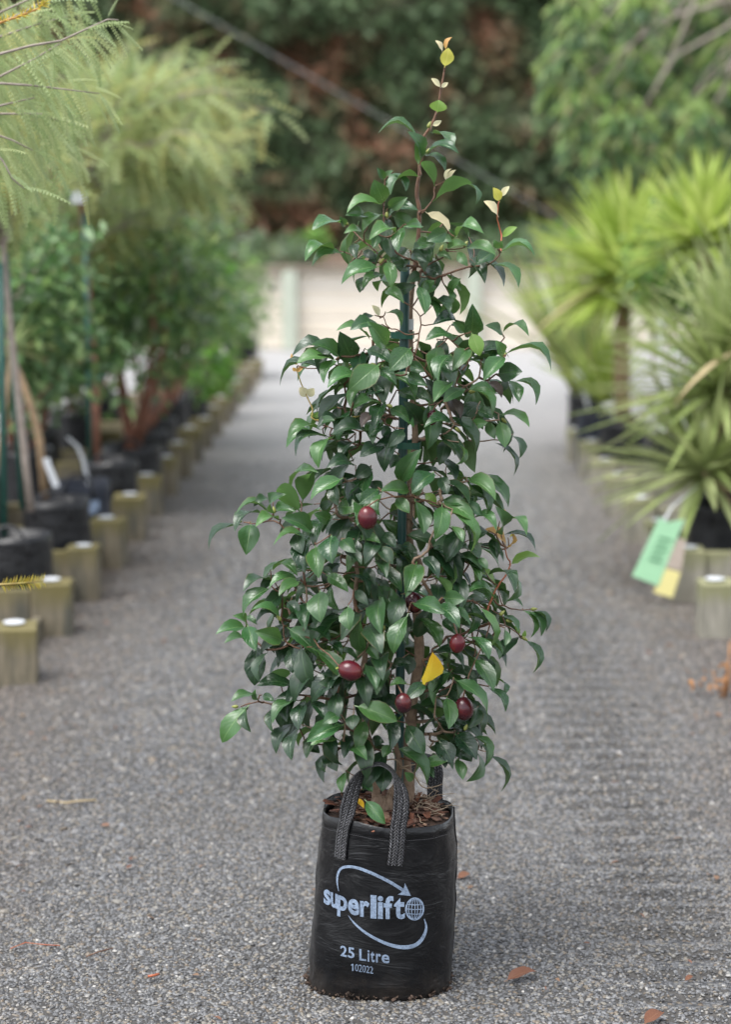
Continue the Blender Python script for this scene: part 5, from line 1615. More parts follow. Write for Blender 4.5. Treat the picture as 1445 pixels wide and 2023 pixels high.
T2 = [(702, 216, 558, 58, 132, 'u'), (525, 236, 606, 104, 46, 'm'), (502, 150, 378, 186, 52, 'd'), (487, 250, 255, 242, 38, 'm'), (422, 235, 245, 362, 60, 'd'), (300, 322, 60, 492, 42, 'd'), (350, 318, 318, 527, 150, 'l'), (552, 287, 393, 332, 62, 'l'),
      (530, 215, 672, 228, 82, 'm'), (806, 386, 588, 276, 112, 'm'), (772, 460, 528, 472, 48, 'l'), (822, 485, 846, 697, 132, 'm'), (937, 408, 945, 592, 150, 'm'), (680, 380, 722, 522, 110, 'd'), (690, 520, 742, 642, 92, 'm'), (1020, 428, 1112, 517, 100, 'm'),
      (1267, 64, 1163, 197, 110, 'm'), (985, 190, 1137, 212, 128, 'm'), (1138, 425, 1286, 452, 72, 'm'), (1038, 500, 1152, 602, 72, 'd'), (1300, 95, 1294, 247, 62, 'm'), (940, 20, 986, 172, 92, 'd'), (860, 200, 952, 150, 60, 'd'),
      (922, 287, 813, 240, 92, 'm'), (962, 245, 878, 372, 62, 'm'), (502, 735, 308, 802, 56, 'd'), (692, 715, 494, 777, 62, 'l'), (512, 650, 682, 692, 52, 'm'), (697, 735, 563, 832, 82, 'm'), (482, 785, 308, 972, 86, 'm'), (566, 828, 438, 932, 98, 'd'),
      (563, 1000, 368, 940, 56, 'l'), (563, 1005, 393, 1042, 42, 'd'), (302, 1060, 108, 1112, 86, 'l'), (312, 1060, 223, 984, 50, 'l'), (330, 1058, 386, 1224, 118, 'l'), (320, 985, 392, 1042, 46, 'm'), (574, 1155, 388, 1095, 122, 'm'),
      (352, 1210, 168, 1182, 38, 'm'), (397, 1203, 380, 1473, 150, 'd'), (470, 1250, 430, 1462, 62, 'd'), (630, 1215, 692, 1412, 100, 'd'), (720, 1210, 792, 1492, 128, 'd'), (634, 1076, 824, 1270, 122, 'l'), (820, 1228, 1012, 1422, 112, 'm'),
      (854, 808, 861, 1018, 156, 'm'), (910, 690, 1052, 802, 92, 'm'), (942, 760, 992, 932, 72, 'm'), (1060, 690, 1202, 832, 42, 'd'), (1130, 908, 1322, 992, 100, 'd'), (1060, 918, 1072, 1077, 112, 'm'), (1152, 1242, 1150, 1028, 116, 'm'),
      (1258, 1125, 1332, 1162, 42, 'l'), (760, 1060, 922, 1167, 76, 'm'), (976, 1482, 848, 1470, 80, 'd'), (686, 1500, 412, 1490, 92, 'd'), (570, 1452, 576, 1368, 132, 'u'), (397, 1560, 218, 1602, 56, 'm'), (402, 1590, 388, 1516, 40, 'l'),
      (328, 1640, 153, 1888, 140, 'l'), (336, 1648, 352, 1817, 70, 'd'), (600, 1578, 612, 1742, 96, 'd'), (540, 1650, 520, 1822, 62, 'd'), (742, 1600, 700, 1802, 110, 'd'), (662, 1768, 543, 1972, 92, 'd'), (702, 1790, 653, 2018, 86, 'd'),
      (790, 1600, 902, 1732, 82, 'd'), (992, 1700, 883, 1762, 92, 'm'), (1012, 1775, 770, 1892, 120, 'l'), (1002, 1890, 798, 1920, 70, 'l'), (1060, 1905, 1190, 2025, 100, 'l'), (1130, 1640, 1402, 1742, 148, 'l'), (1180, 1530, 1302, 1562, 80, 'd'),
      (1190, 1340, 1262, 1502, 92, 'm'), (1168, 1388, 1262, 1402, 52, 'm'), (980, 1290, 1122, 1312, 46, 'm'), (1100, 1700, 1090, 1802, 100, 'd'), (620, 880, 700, 980, 80, 'd'), (1020, 1330, 960, 1440, 70, 'd'), (740, 1010, 620, 1000, 60, 'd'),
      (1000, 600, 900, 690, 70, 'd'), (860, 640, 950, 680, 60, 'd'), (1110, 800, 1200, 900, 70, 'd'), (1180, 640, 1250, 760, 80, 'd'), (900, 1180, 1010, 1260, 60, 'm'), (1210, 1210, 1280, 1300, 70, 'm'), (980, 1400, 1100, 1450, 60, 'd'), (900, 1840, 960, 1990, 90, 'd'), (440, 1560, 520, 1600, 60, 'm')]
T3 = [(288, 96, 418, -32, 100, 'l'), (372, 92, 446, 172, 72, 'g'), (300, 150, 356, 372, 96, 'm'), (500, 160, 722, 292, 110, 'l'), (492, 188, 438, 417, 130, 'l'), (580, 235, 688, 512, 62, 'l'), (690, 30, 792, 272, 62, 'm'), (665, 150, 777, 252, 72, 'm'),
      (652, 343, 528, 582, 132, 'd'), (725, 270, 882, 362, 72, 'l'), (886, 372, 880, 194, 66, 'm'), (930, 302, 1099, 392, 42, 'l'), (936, 268, 930, 198, 24, 'o'), (957, 472, 800, 364, 62, 'o'), (962, 480, 997, 380, 22, 'o'), (985, 412, 1097, 405, 20, 'y'),
      (945, 392, 1161, 507, 38, 'd'), (1000, 602, 1197, 560, 58, 'g'), (882, 772, 738, 670, 46, 'g'), (855, 418, 892, 557, 82, 'd'), (822, 370, 718, 442, 62, 'm'), (620, 573, 762, 722, 72, 'm'), (700, 610, 802, 672, 52, 'd'), (830, 682, 1012, 812, 50, 'd'),
      (1006, 670, 966, 862, 42, 'm'), (905, 795, 947, 892, 42, 'd'), (872, 862, 668, 835, 58, 'l'), (510, 850, 652, 862, 110, 'm'), (546, 862, 556, 672, 62, 'g'), (430, 690, 497, 842, 62, 'u'), (360, 558, 462, 702, 92, 'd'), (410, 502, 527, 562, 52, 'd'),
      (440, 510, 482, 682, 52, 'd'), (290, 890, 500, 962, 112, 'm'), (460, 912, 612, 1062, 112, 'm'), (208, 825, 387, 852, 82, 'd'), (237, 984, 146, 1242, 116, 'm'), (318, 998, 467, 1202, 92, 'm'), (202, 845, 128, 1052, 120, 'd'), (20, 1123, 147, 1192, 62, 'l'),
      (712, 878, 675, 1107, 72, 'm'), (772, 925, 822, 1212, 52, 'l'), (850, 950, 872, 1102, 72, 'd'), (720, 1088, 832, 1232, 52, 'd'), (690, 1138, 827, 1292, 72, 'm'), (860, 1148, 907, 1292, 62, 'm'), (940, 892, 1076, 917, 24, 'm'), (1085, 943, 1132, 1132, 54, 'l'),
      (1130, 950, 1207, 1122, 62, 'm'), (1158, 950, 1240, 1092, 38, 'd'), (938, 985, 1042, 1092, 46, 'm'), (1052, 1135, 916, 1282, 92, 'd'), (950, 1080, 950, 1192, 52, 'm'), (1100, 1160, 1147, 1387, 48, 'm'), (1052, 1122, 996, 1058, 32, 'g'), (1080, 1142, 1097, 1088, 30, 'g'),
      (440, 1238, 642, 1372, 76, 'd'), (360, 1310, 437, 1472, 46, 'd'), (372, 1466, 420, 1258, 124, 'Y'), (405, 1382, 532, 1392, 72, 'd'), (372, 1468, 233, 1582, 96, 'm'), (242, 1480, 116, 1490, 52, 'l'), (556, 1390, 443, 1622, 96, 'l'), (560, 1400, 602, 1572, 62, 'm'),
      (600, 1450, 807, 1692, 76, 'l'), (740, 1300, 862, 1512, 110, 'm'), (570, 1390, 742, 1472, 82, 'd'), (840, 1510, 946, 1672, 62, 'm'), (888, 1440, 927, 1562, 32, 'm'), (530, 1580, 540, 1792, 112, 'm'), (752, 1650, 678, 1792, 82, 'd'), (238, 1778, 357, 1977, 132, 'm'),
      (210, 1700, 188, 1842, 32, 'g'), (590, 1880, 702, 2032, 150, 'd'), (480, 1900, 562, 2042, 140, 'd'), (710, 1860, 812, 2052, 62, 'm'), (250, 1268, 250, 1402, 92, 'd'), (140, 1330, 262, 1332, 72, 'd'), (75, 1558, 192, 1702, 92, 'd'), (100, 1740, 110, 1952, 100, 'd'),
      (640, 1150, 560, 1240, 70, 'd'), (500, 1010, 600, 1120, 90, 'd'), (60, 380, 150, 480, 90, 'd'), (30, 480, 130, 600, 100, 'd'), (20, 640, 190, 800, 100, 'd'), (110, 690, 190, 800, 70, 'm'), (160, 130, 250, 230, 90, 'm'), (560, 330, 640, 440, 60, 'm'), (700, 440, 760, 560, 90, 'd'), (760, 560, 820, 640, 60, 'm')]
T1 = [(320, 92, 372, 252, 122, 'd'), (290, 150, 297, 262, 34, 'm'), (712, 228, 690, 392, 122, 'd'), (432, 268, 410, 402, 62, 'l'), (1062, 60, 1180, 152, 110, 'd'), (1210, 10, 1345, 172, 130, 'd'), (1000, 200, 1142, 188, 82, 'm'), (1210, 178, 1252, 312, 82, 'm'),
      (1352, 128, 1280, 322, 66, 'm'), (1378, 70, 1402, 222, 62, 'm'), (1440, 150, 1512, 392, 30, 'd'), (940, 208, 1047, 302, 62, 'm'), (905, 320, 850, 270, 60, 'l'), (560, 330, 620, 400, 60, 'm'), (1100, 120, 1130, 230, 70, 'd'), (620, 40, 700, 60, 70, 'd'), (740, 80, 700, 160, 70, 'm'), (160, 60, 250, 130, 80, 'd')]
TR = []
for (lst, ox, oy, s) in ((T5, 580, 50, 2.89), (T4, 540, 540, 2.58), (T2, 400, 950, 3.678), (T3, 740, 950, 3.678), (T1, 560, 1450, 3.53)):
    for (a, b, c, d, w, t) in lst:
        TR.append((ox + a / s, oy + b / s, ox + c / s, oy + d / s, w / s, t))
# crown outline: y, left, right
ENV = [(60, 860, 900), (250, 820, 880), (300, 790, 900), (340, 740, 920), (440, 650, 960), (500, 640, 1010), (560, 690, 950), (620, 690, 960), (700, 600, 1040), (780, 620, 1020), (850, 600, 1010),
       (900, 620, 1000), (960, 560, 985), (1020, 500, 1000), (1100, 510, 1020), (1200, 500, 1030), (1250, 480, 1040), (1320, 510, 1000), (1380, 490, 985), (1450, 540, 975), (1540, 660, 960)]
def env(y):
    for i in range(len(ENV) - 1):
        if ENV[i][0] <= y <= ENV[i + 1][0]:
            t = (y - ENV[i][0]) / (ENV[i + 1][0] - ENV[i][0])
            return lerp(ENV[i][1], ENV[i + 1][1], t), lerp(ENV[i][2], ENV[i + 1][2], t)
    return (ENV[0][1], ENV[0][2]) if y < ENV[0][0] else (ENV[-1][1], ENV[-1][2])
PPM = 925.0
def leaf_depth(px, py, k):
    l, r = env(py)
    hw = max(10, (r - l) / 2); s = min(1, abs(px - (l + r) / 2) / hw)
    return SY - math.sqrt(max(0, 1 - s * s)) * hw / PPM * .78 * k
def place_leaf(b, t, w, tone, under=False, vi=None):
    """object frame for one leaf from base, tip (3D) and the width it shows"""
    ax = t - b; L = ax.length; Y = ax / L
    to = (CAM - (b + t) / 2); to = (to - Y * to.dot(Y)).normalized()
    perp = Y.cross(to).normalized()
    outw = Vector((((b + t) / 2).x - cxr, 0, 0))
    if perp.dot(Vector((0, 0, 1)) + outw * 3) < 0: perp = -perp
    w *= 1.06
    W = max(w * 1.02, .50 * L)
    c = min(1, w / W); s = math.sqrt(1 - c * c)
    N = (to * (-c if under else c) + perp * s).normalized()
    if not under and c > .9: N = (N + perp * rnd(-.25, .25)).normalized()
    if vi is None:
        vi = random.choice((0, 1, 2, 3, 8)) if c > .75 else random.choice((3, 4, 5, 6)) if c > .5 else random.choice((5, 6, 7))
    return vi, frame_matrix(b, Y, N, L, W, L)
leaf_objs, bases = [], []
TR.sort(key=lambda q: -math.hypot(q[2] - q[0], q[3] - q[1]) * q[4])
rest = []
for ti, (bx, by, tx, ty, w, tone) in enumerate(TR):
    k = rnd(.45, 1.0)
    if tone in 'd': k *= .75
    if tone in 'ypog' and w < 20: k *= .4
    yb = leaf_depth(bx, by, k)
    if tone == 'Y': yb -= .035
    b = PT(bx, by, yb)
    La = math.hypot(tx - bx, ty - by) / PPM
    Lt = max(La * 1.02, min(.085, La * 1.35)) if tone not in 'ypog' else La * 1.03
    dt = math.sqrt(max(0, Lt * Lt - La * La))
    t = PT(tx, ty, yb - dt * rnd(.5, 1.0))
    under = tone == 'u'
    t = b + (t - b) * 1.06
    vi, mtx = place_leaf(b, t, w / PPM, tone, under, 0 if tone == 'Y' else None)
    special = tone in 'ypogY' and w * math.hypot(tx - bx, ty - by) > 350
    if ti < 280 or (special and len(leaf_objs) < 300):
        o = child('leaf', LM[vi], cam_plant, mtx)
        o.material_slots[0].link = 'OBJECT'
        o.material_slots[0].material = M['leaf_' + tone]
        leaf_objs.append(o)
    else:
        rest.append((vi, mtx, tone))
    bases.append(b - (t - b).normalized() * .10 * (t - b).length)
tones = sorted({q[2] for q in rest})
V_, F_, U_, I_, R_ = [], [], [], [], []
nv_ = 0
for (vi, mtx, tone) in rest:
    tv, tf, tu = LV[vi]
    mm = np.array(mtx)
    V_.append(tv @ mm[:3, :3].T + mm[:3, 3]); F_.append(tf + nv_); U_.append(tu); nv_ += len(tv)
    I_ += [tones.index(tone)] * len(tf); R_ += [random.random()] * len(tf)
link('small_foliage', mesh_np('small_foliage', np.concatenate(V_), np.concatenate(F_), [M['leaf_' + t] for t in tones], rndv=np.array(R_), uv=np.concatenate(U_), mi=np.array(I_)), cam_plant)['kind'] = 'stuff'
print('traced leaves', len(TR), 'as parts', len(leaf_objs))

# --- inner leaves, joined
NF = 480
P, D, Nn, WW, MI = [], [], [], [], []
while len(P) < NF:
    y = rnd(430, 1500); l, r = env(y)
    if random.random() > (r - l) / 560: continue
    if y < 660 and random.random() < .8: continue
    if (575 < y < 650 or 880 < y < 925) and random.random() < .75: continue
    cxp, hw = (l + r) / 2, (r - l) / 2
    a = rnd(0, 2 * PI); q = math.sqrt(random.random()) * .80
    px = cxp + math.cos(a) * q * hw
    if 770 < px < 845 and y > 560 and math.sin(a) < .25 and random.random() < .85: continue
    Yd = SY + math.sin(a) * q * hw / PPM * .8 + .02
    p = PT(px, y, Yd)
    out = Vector((math.cos(a), math.sin(a), 0))
    d = (out * rnd(.3, 1) + Vector((rnd(-.6, .6), rnd(-.6, .6), -rnd(.1, 1.1)))).normalized()
    n_ = (Vector((rnd(-.4, .4), rnd(-.4, .2), 1)) + out * rnd(0, .8)).normalized()
    P.append(p); D.append(d); Nn.append(n_); MI.append(0 if random.random() < .7 else 1)
    bases.append(p)
for vi in (3, 5, 8):
    sel = [i for i in range(NF) if i % 3 == (3, 5, 8).index(vi)]
    L = RNG.uniform(.068, .096, len(sel))
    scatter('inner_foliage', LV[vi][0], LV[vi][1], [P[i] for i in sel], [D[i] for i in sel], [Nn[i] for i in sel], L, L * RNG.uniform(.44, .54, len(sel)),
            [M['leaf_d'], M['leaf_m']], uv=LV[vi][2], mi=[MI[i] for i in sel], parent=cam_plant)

# --- stems
def pxpath(pts, Y):
    return [PT(p[0], p[1], Y + (p[2] if len(p) > 2 else 0)) for p in pts]
trunkA = [(770, 1606), (800, 1590), (808, 1560), (801, 1510), (803, 1470), (812, 1440), (815, 1390), (824, 1330), (829, 1298), (827, 1235), (822, 1190), (821, 1154), (828, 1128), (826, 1108), (815, 1092), (808, 1059), (808, 1026), (809, 991), (807, 947), (817, 900), (821, 869),
          (817, 800), (813, 714), (811, 656), (812, 600), (818, 540), (826, 479), (829, 417), (824, 389), (825, 365), (829, 344), (829, 315), (834, 278), (853, 247), (865, 216), (869, 192), (874, 164), (880, 130), (882, 108)]
trunkB = [(750, 1604), (744, 1577), (742, 1545), (731, 1507), (733, 1475), (724, 1450), (722, 1410), (712, 1370), (716, 1330), (722, 1290), (716, 1240), (702, 1190), (706, 1130), (700, 1080), (706, 1020)]
trunkC = [(764, 1604), (770, 1572), (784, 1549), (790, 1510), (782, 1470), (770, 1420), (764, 1380), (752, 1330)]
chains = []
def trunk(pts, r0, r1, Y, name, top=None):
    path = pxpath(pts, Y)
    n = len(path)
    path = [path[0] + Vector((0, 0, -.03))] + path
    rad = [r0 * 1.35] + [lerp(r0, r1, (i / (n - 1)) ** .7) for i in range(n)]
    fine, fr = [], []
    for i in range(len(path) - 1):
        p0, p1, p2, p3 = path[max(i - 1, 0)], path[i], path[i + 1], path[min(i + 2, len(path) - 1)]
        for k in range(3):
            t = k / 3
            fine.append(.5 * ((2 * p1) + (-p0 + p2) * t + (2 * p0 - 5 * p1 + 4 * p2 - p3) * t * t + (-p0 + 3 * p1 - 3 * p2 + p3) * t ** 3))
            fr.append(lerp(rad[i], rad[i + 1], t) * rnd(.93, 1.08))
    fine.append(path[-1]); fr.append(rad[-1])
    return fine, fr
fa, ra = trunk(trunkA, .0150, .0017, SY + .012, 'trunk')
cut = next(i for i, p in enumerate(fa) if p.z > PT(800, 560, SY).z)
mb = MB(); mb.tube(fa[:cut + 1], ra[:cut + 1], 8); mb.build('trunk', M['bark'], cam_plant)
mb = MB(); mb.tube(fa[cut:], ra[cut:], 7); mb.build('leader', M['twig'], cam_plant)
fb, rb = trunk(trunkB, .0118, .0035, SY - .03, 'trunk')
mb = MB(); mb.tube(fb, rb, 8); mb.build('trunk', M['bark'], cam_plant)
fc, rc = trunk(trunkC, .0105, .003, SY - .02, 'trunk')
mb = MB(); mb.tube(fc, rc, 8); mb.build('trunk', M['bark'], cam_plant)
# knobbly root collar
mb = MB()
for (x, y, r) in ((662, 470, .017), (700, 490, .014), (640, 500, .012), (735, 475, .010)):
    p = PT(*c1(x, y), SY - .03)
    vv, ff = [], []
    lathe(mb, (p.x, p.y, p.z - .02), [(r * 1.2, -.01), (r * 1.15, .008), (r, .022), (r * .55, .034), (r * .2, .038)], 9, 1, .3, x)
mb.build('root_collar', M['bark'], cam_plant)

nodes = [p for p in fa[3:]] + [p for p in fb[8:]] + [p for p in fc[10:]]
root_of = list(range(len(nodes)))
par = [-1] * len(nodes)
plen = [0.0] * len(nodes)
def c5(x, y): return (580 + x / 2.89, 50 + y / 2.89)
def c3(x, y): return (740 + x / 3.678, 950 + y / 3.678)
def c4(x, y): return (540 + x / 2.58, 540 + y / 2.58)
def c2(x, y): return (400 + x / 3.678, 950 + y / 3.678)
explicit = [
    ([c5(728, 1068), c5(762, 1040), c5(802, 985), c5(806, 932), c5(830, 908), c5(872, 886)], 'twig', .0026, -.01),
    ([c5(735, 1400), c5(790, 1445), c5(850, 1430), c5(900, 1412), c5(1000, 1378), c5(1110, 1368), c5(1165, 1325), c5(1185, 1285)], 'twig', .0034, -.06),
    ([c5(1185, 1285), c5(1190, 1200), c5(1172, 1130), c5(1165, 1080), c5(1176, 1000)], 'twig_red', .0022, -.06),
    ([c5(735, 1380), c5(640, 1370), c5(540, 1355), c5(470, 1290), c5(380, 1215), c5(315, 1150)], 'twig', .0028, -.06),
    ([c5(520, 1350), c5(420, 1352), c5(330, 1310), c5(235, 1280)], 'twig', .0022, -.07),
    ([c5(700, 1350), c5(590, 1300), c5(530, 1180), c5(515, 1080), c5(518, 1010)], 'twig', .0026, -.03),
    ([c5(740, 1390), c5(800, 1350), c5(870, 1310), c5(895, 1250)], 'twig', .0022, -.08),
    ([c3(480, 868), c3(560, 875), c3(650, 880), c3(720, 872), c3(775, 915), c3(825, 940)], 'twig', .0028, -.12),
    ([c3(825, 930), c3(860, 850), c3(885, 785), c3(940, 710), c3(990, 610), c3(962, 545), c3(955, 480)], 'twig_red', .0026, -.12),
    ([c3(280, 110), c3(340, 135), c3(430, 160), c3(520, 195), c3(560, 215)], 'twig', .0026, -.10),
    ([c3(280, 590), c3(350, 545), c3(395, 490), c3(405, 430), c3(435, 360)], 'bark', .0040, .0),
    ([c3(860, 1035), c3(950, 1050), c3(1020, 1090), c3(1070, 1130)], 'twig', .0024, -.06),
    ([c3(940, 905), c3(1000, 930), c3(1080, 938), c3(1150, 935)], 'twig', .0022, -.03),
    ([c2(740, 1050), c2(730, 960), c2(760, 860), c2(750, 760)], 'bark', .0034, -.10),
    ([c2(740, 1050), c2(780, 950), c2(760, 900)], 'bark', .0026, -.10),
    ([c2(870, 1580), c2(700, 1555), c2(600, 1580), c2(540, 1620), c2(400, 1605), c2(280, 1640)], 'twig', .0028, -.05),
    ([c2(700, 350), c2(640, 378), c2(580, 330), c2(520, 290), c2(390, 310), c2(300, 300)], 'twig', .0026, -.04),
    ([c2(720, 1220), c2(640, 1190), c2(600, 1150), c2(590, 1050), c2(570, 1000)], 'twig', .0026, -.12),
    ([c4(215, 748), c4(200, 690), c4(165, 610), c4(135, 540), c4(120, 480)], 'twig_green', .0022, -.05),
    ([c4(600, 720), c4(480, 800), c4(380, 790), c4(300, 790), c4(215, 748)], 'twig', .0024, -.08),
    ([c4(720, 420), c4(740, 350), c4(750, 220), c4(690, 160)], 'twig', .0024, -.03),
    ([c4(640, 290), c4(590, 275), c4(560, 220)], 'twig', .0020, -.02),
    ([c4(900, 600), c4(960, 500), c4(1000, 440), c4(1020, 330)], 'twig', .0026, -.06),
    ([c4(880, 640), c4(990, 570), c4(1050, 530), c4(1060, 440)], 'bark', .0032, -.04),
    ([c4(950, 490), c4(960, 400), c4(890, 330)], 'twig', .0022, -.06),
    ([c1(700, 185), c1(790, 180), c1(830, 230), c1(900, 215), c1(1000, 205)], 'root', .0024, -.03),
    ([c1(830, 235), c1(900, 270), c1(940, 330), c1(1000, 378), c1(1110, 348)], 'root', .0022, -.03),
]
expl_meshes = []
for (pp, mname, r0, dz) in explicit:
    path = [PT(a, b, leaf_depth(a, b, .55) if mname != 'root' else SY - .04) for a, b in pp]
    arr = np.array([tuple(q) for q in nodes]); d = np.linalg.norm(arr - np.array(path[0]), axis=1)
    j = int(np.argmin(d))
    st = nodes[j]
    mid = st.lerp(path[0], .5) + Vector((0, 0, -.006))
    full = [st, mid] + path if d[j] > .012 else [st] + path
    fine = []
    for i in range(len(full) - 1):
        p0, p1, p2, p3 = full[max(i - 1, 0)], full[i], full[i + 1], full[min(i + 2, len(full) - 1)]
        for k in range(3):
            t = k / 3
            q = .5 * ((2 * p1) + (-p0 + p2) * t + (2 * p0 - 5 * p1 + 4 * p2 - p3) * t * t + (-p0 + 3 * p1 - 3 * p2 + p3) * t ** 3)
            fine.append(q + (Vector((rnd(-1, 1), rnd(-1, 1), rnd(-1, 1))) * .0012 if k else Vector((0, 0, 0))))
    fine.append(full[-1])
    mb = MB(); mb.tube(fine, [lerp(r0, r0 * .5, i / (len(fine) - 1)) for i in range(len(fine))], 6)
    mb.build('branch', M[mname], cam_plant)
    if mname != 'root':
        for q in fine[2:]:
            nodes.append(q); par.append(-1); plen.append(0.06)
# grow twigs out to every leaf: nearest-first, preferring short paths back to a stem
n0 = len(nodes)
allp = np.array([tuple(p) for p in nodes] + [tuple(p) for p in bases])
N_ = len(allp)
intree = np.zeros(N_, bool); intree[:n0] = True
cost = np.zeros(N_); cost[:n0] = np.array(plen[:n0]); cost[n0:] = np.inf
parent = np.full(N_, -1)
best = np.full(N_, np.inf); bp = np.full(N_, -1)
def relax(i):
    d = np.linalg.norm(allp - allp[i], axis=1)
    up_pen = np.maximum(0, allp[i][2] - allp[:, 2]) * .5      # growing downward costs a little more
    c = d + up_pen + .22 * cost[i]
    m = (~intree) & (c < best)
    best[m] = c[m]; bp[m] = i
for i in range(n0): relax(i)
kids = {}
for _ in range(N_ - n0):
    i = int(np.argmin(np.where(intree, np.inf, best)))
    intree[i] = True; parent[i] = bp[i]
    cost[i] = cost[bp[i]] + np.linalg.norm(allp[i] - allp[bp[i]])
    kids.setdefault(int(bp[i]), []).append(i)
    relax(i)
load = np.ones(N_)
order = sorted(range(n0, N_), key=lambda i: -cost[i])
for i in order:
    if parent[i] >= n0: load[parent[i]] += load[i]
def subtree(i):
    out = [i]
    for k in kids.get(i, []): out += subtree(k)
    return out
for r in range(n0):
    for first in kids.get(r, []):
        mb = MB()
        big = 0
        for i in subtree(first):
            a, b = Vector(allp[parent[i]]), Vector(allp[i])
            l = (b - a).length
            if l < .004: continue
            big = max(big, load[i])
            ra_ = min(.0042, .00095 * load[i] ** .48 + .0004)
            off = Vector((rnd(-1, 1), rnd(-1, 1), -rnd(.2, 1))) * l * .10
            pts = [a, a.lerp(b, .33) + off, a.lerp(b, .68) + off * .8, b]
            mb.tube(pts, [ra_ * 1.1, ra_, ra_ * .95, ra_ * .8], 5, False)
        if mb.v: mb.build('branch', M['bark'] if big > 14 else M['twig'], cam_plant)

# --- fruits
def fruit(px, py, rpx, k, rx=1.0, tilt=0, hang=(0, -40)):
    Y = leaf_depth(px, py, k) - .01
    c = PT(px, py, Y); r = rpx / PPM
    vv, ff = [], []
    n, m = 18, 12
    for j in range(m + 1):
        th_ = PI * j / m
        for i in range(n):
            ph = 2 * PI * i / n
            q = 1 + .02 * math.cos(3 * ph) * math.sin(th_) + .025 * noise.noise(Vector((math.cos(ph) * 1.5 + px, math.sin(ph) * 1.5, th_ * 1.5)))
            x, y, z = math.sin(th_) * math.cos(ph) * q, math.sin(th_) * math.sin(ph) * q, math.cos(th_) * 1.22 * q
            x, z = x * math.cos(tilt) - z * math.sin(tilt), x * math.sin(tilt) + z * math.cos(tilt)
            vv.append(c + Vector((x, y, z)) * r)
    for j in range(m):
        for i in range(n):
            ff.append((j * n + i, (j + 1) * n + i, (j + 1) * n + (i + 1) % n, j * n + (i + 1) % n))
    mb = MB(); mb.add(vv, ff); o = mb.build('fruit', M['fruit'], cam_plant)
    top = c + Vector((math.sin(-tilt), 0, math.cos(tilt))) * r * 1.1
    P2 = []
    for s in range(5):
        a = 2 * PI * s / 5
        P2.append(Vector((math.cos(a), math.sin(a) * .8 - .2, -.35)))
    Ls = np.full(5, r * .55)
    scatter('calyx', *LT1, [top] * 5, P2, [Vector((0, 0, 1))] * 5, Ls, Ls * .8, M['bud'], parent=o, kind=None)
    arr = np.array([tuple(q) for q in nodes]); j = int(np.argmin(np.linalg.norm(arr - np.array(top + Vector((0, .02, .02))), axis=1)))
    mb = MB(); mb.tube(limb_path(top, nodes[j], .08, 4, .03), [.0018, .0016, .0016, .0016, .0018], 5); mb.build('stalk', M['twig'], o)
for f in ((726, 1023, 18, 1.02, .1), (692, 1325, 19, 1.08, 1.2), (904, 1271, 15, 1.02, 0), (797, 1389, 16, 1.0, .1), (917, 1400, 18.5, 1.05, .1), (818, 1190, 17, .45, .3), (857, 828, 14, .55, .1)):
    fruit(f[0], f[1], f[2], f[3], tilt=f[4])
# --- buds at the shoot tips
bud_me = None
mb = MB(); lathe(mb, (0, 0, 0), [(.12, 0), (.36, .18), (.42, .4), (.3, .7), (.1, .95), (.02, 1.0)], 8)
bud_me = mb.mesh('bud', M['bud'])
for (px, py, dx, dy) in ((478, 1031, -10, -3), (543, 1014, -2, -9), (612, 1076, -6, 5), (556, 1226, -8, -8), (471, 1396, -10, 0), (679, 1466, -8, 3), (891, 1009, 8, 3), (919, 1215, 8, 3), (1049, 1204, 9, -1), (1032, 1258, 6, 4), (988, 1216, 6, -6),
                         (689, 444, -8, -4), (660, 493, -9, -2), (750, 521, 5, -6), (769, 730, -8, -4), (776, 804, -6, -2), (926, 774, 8, 0), (900, 845, 8, 6), (990, 705, 6, -4), (765, 431, 0, -8), (846, 253, 3, -7), (826, 274, -4, -7), (843, 303, 4, -5), (992, 826, 6, 6), (917, 488, 4, -6), (858, 258, 5, 3),
                         (870, 497, 3, -7), (745, 726, -6, -5), (857, 760, -3, -7), (918, 1443, 4, -8), (760, 1236, -3, 8), (1000, 1225, 8, 2)):
    b = PT(px, py, leaf_depth(px, py, .72)); d = PT(px + dx, py + dy, leaf_depth(px, py, .72)) - b
    arr = np.array([tuple(q) for q in allp]); j = int(np.argmin(np.linalg.norm(arr - np.array(b), axis=1)))
    q = Vector(arr[j])
    if (q - b).length > .035: b = q
    child('bud', bud_me, cam_plant, frame_matrix(b, Vector((1, 0, 0)) if d.length == 0 else d.cross(Vector((0, 1, 0))), d, .010, .010, .015))

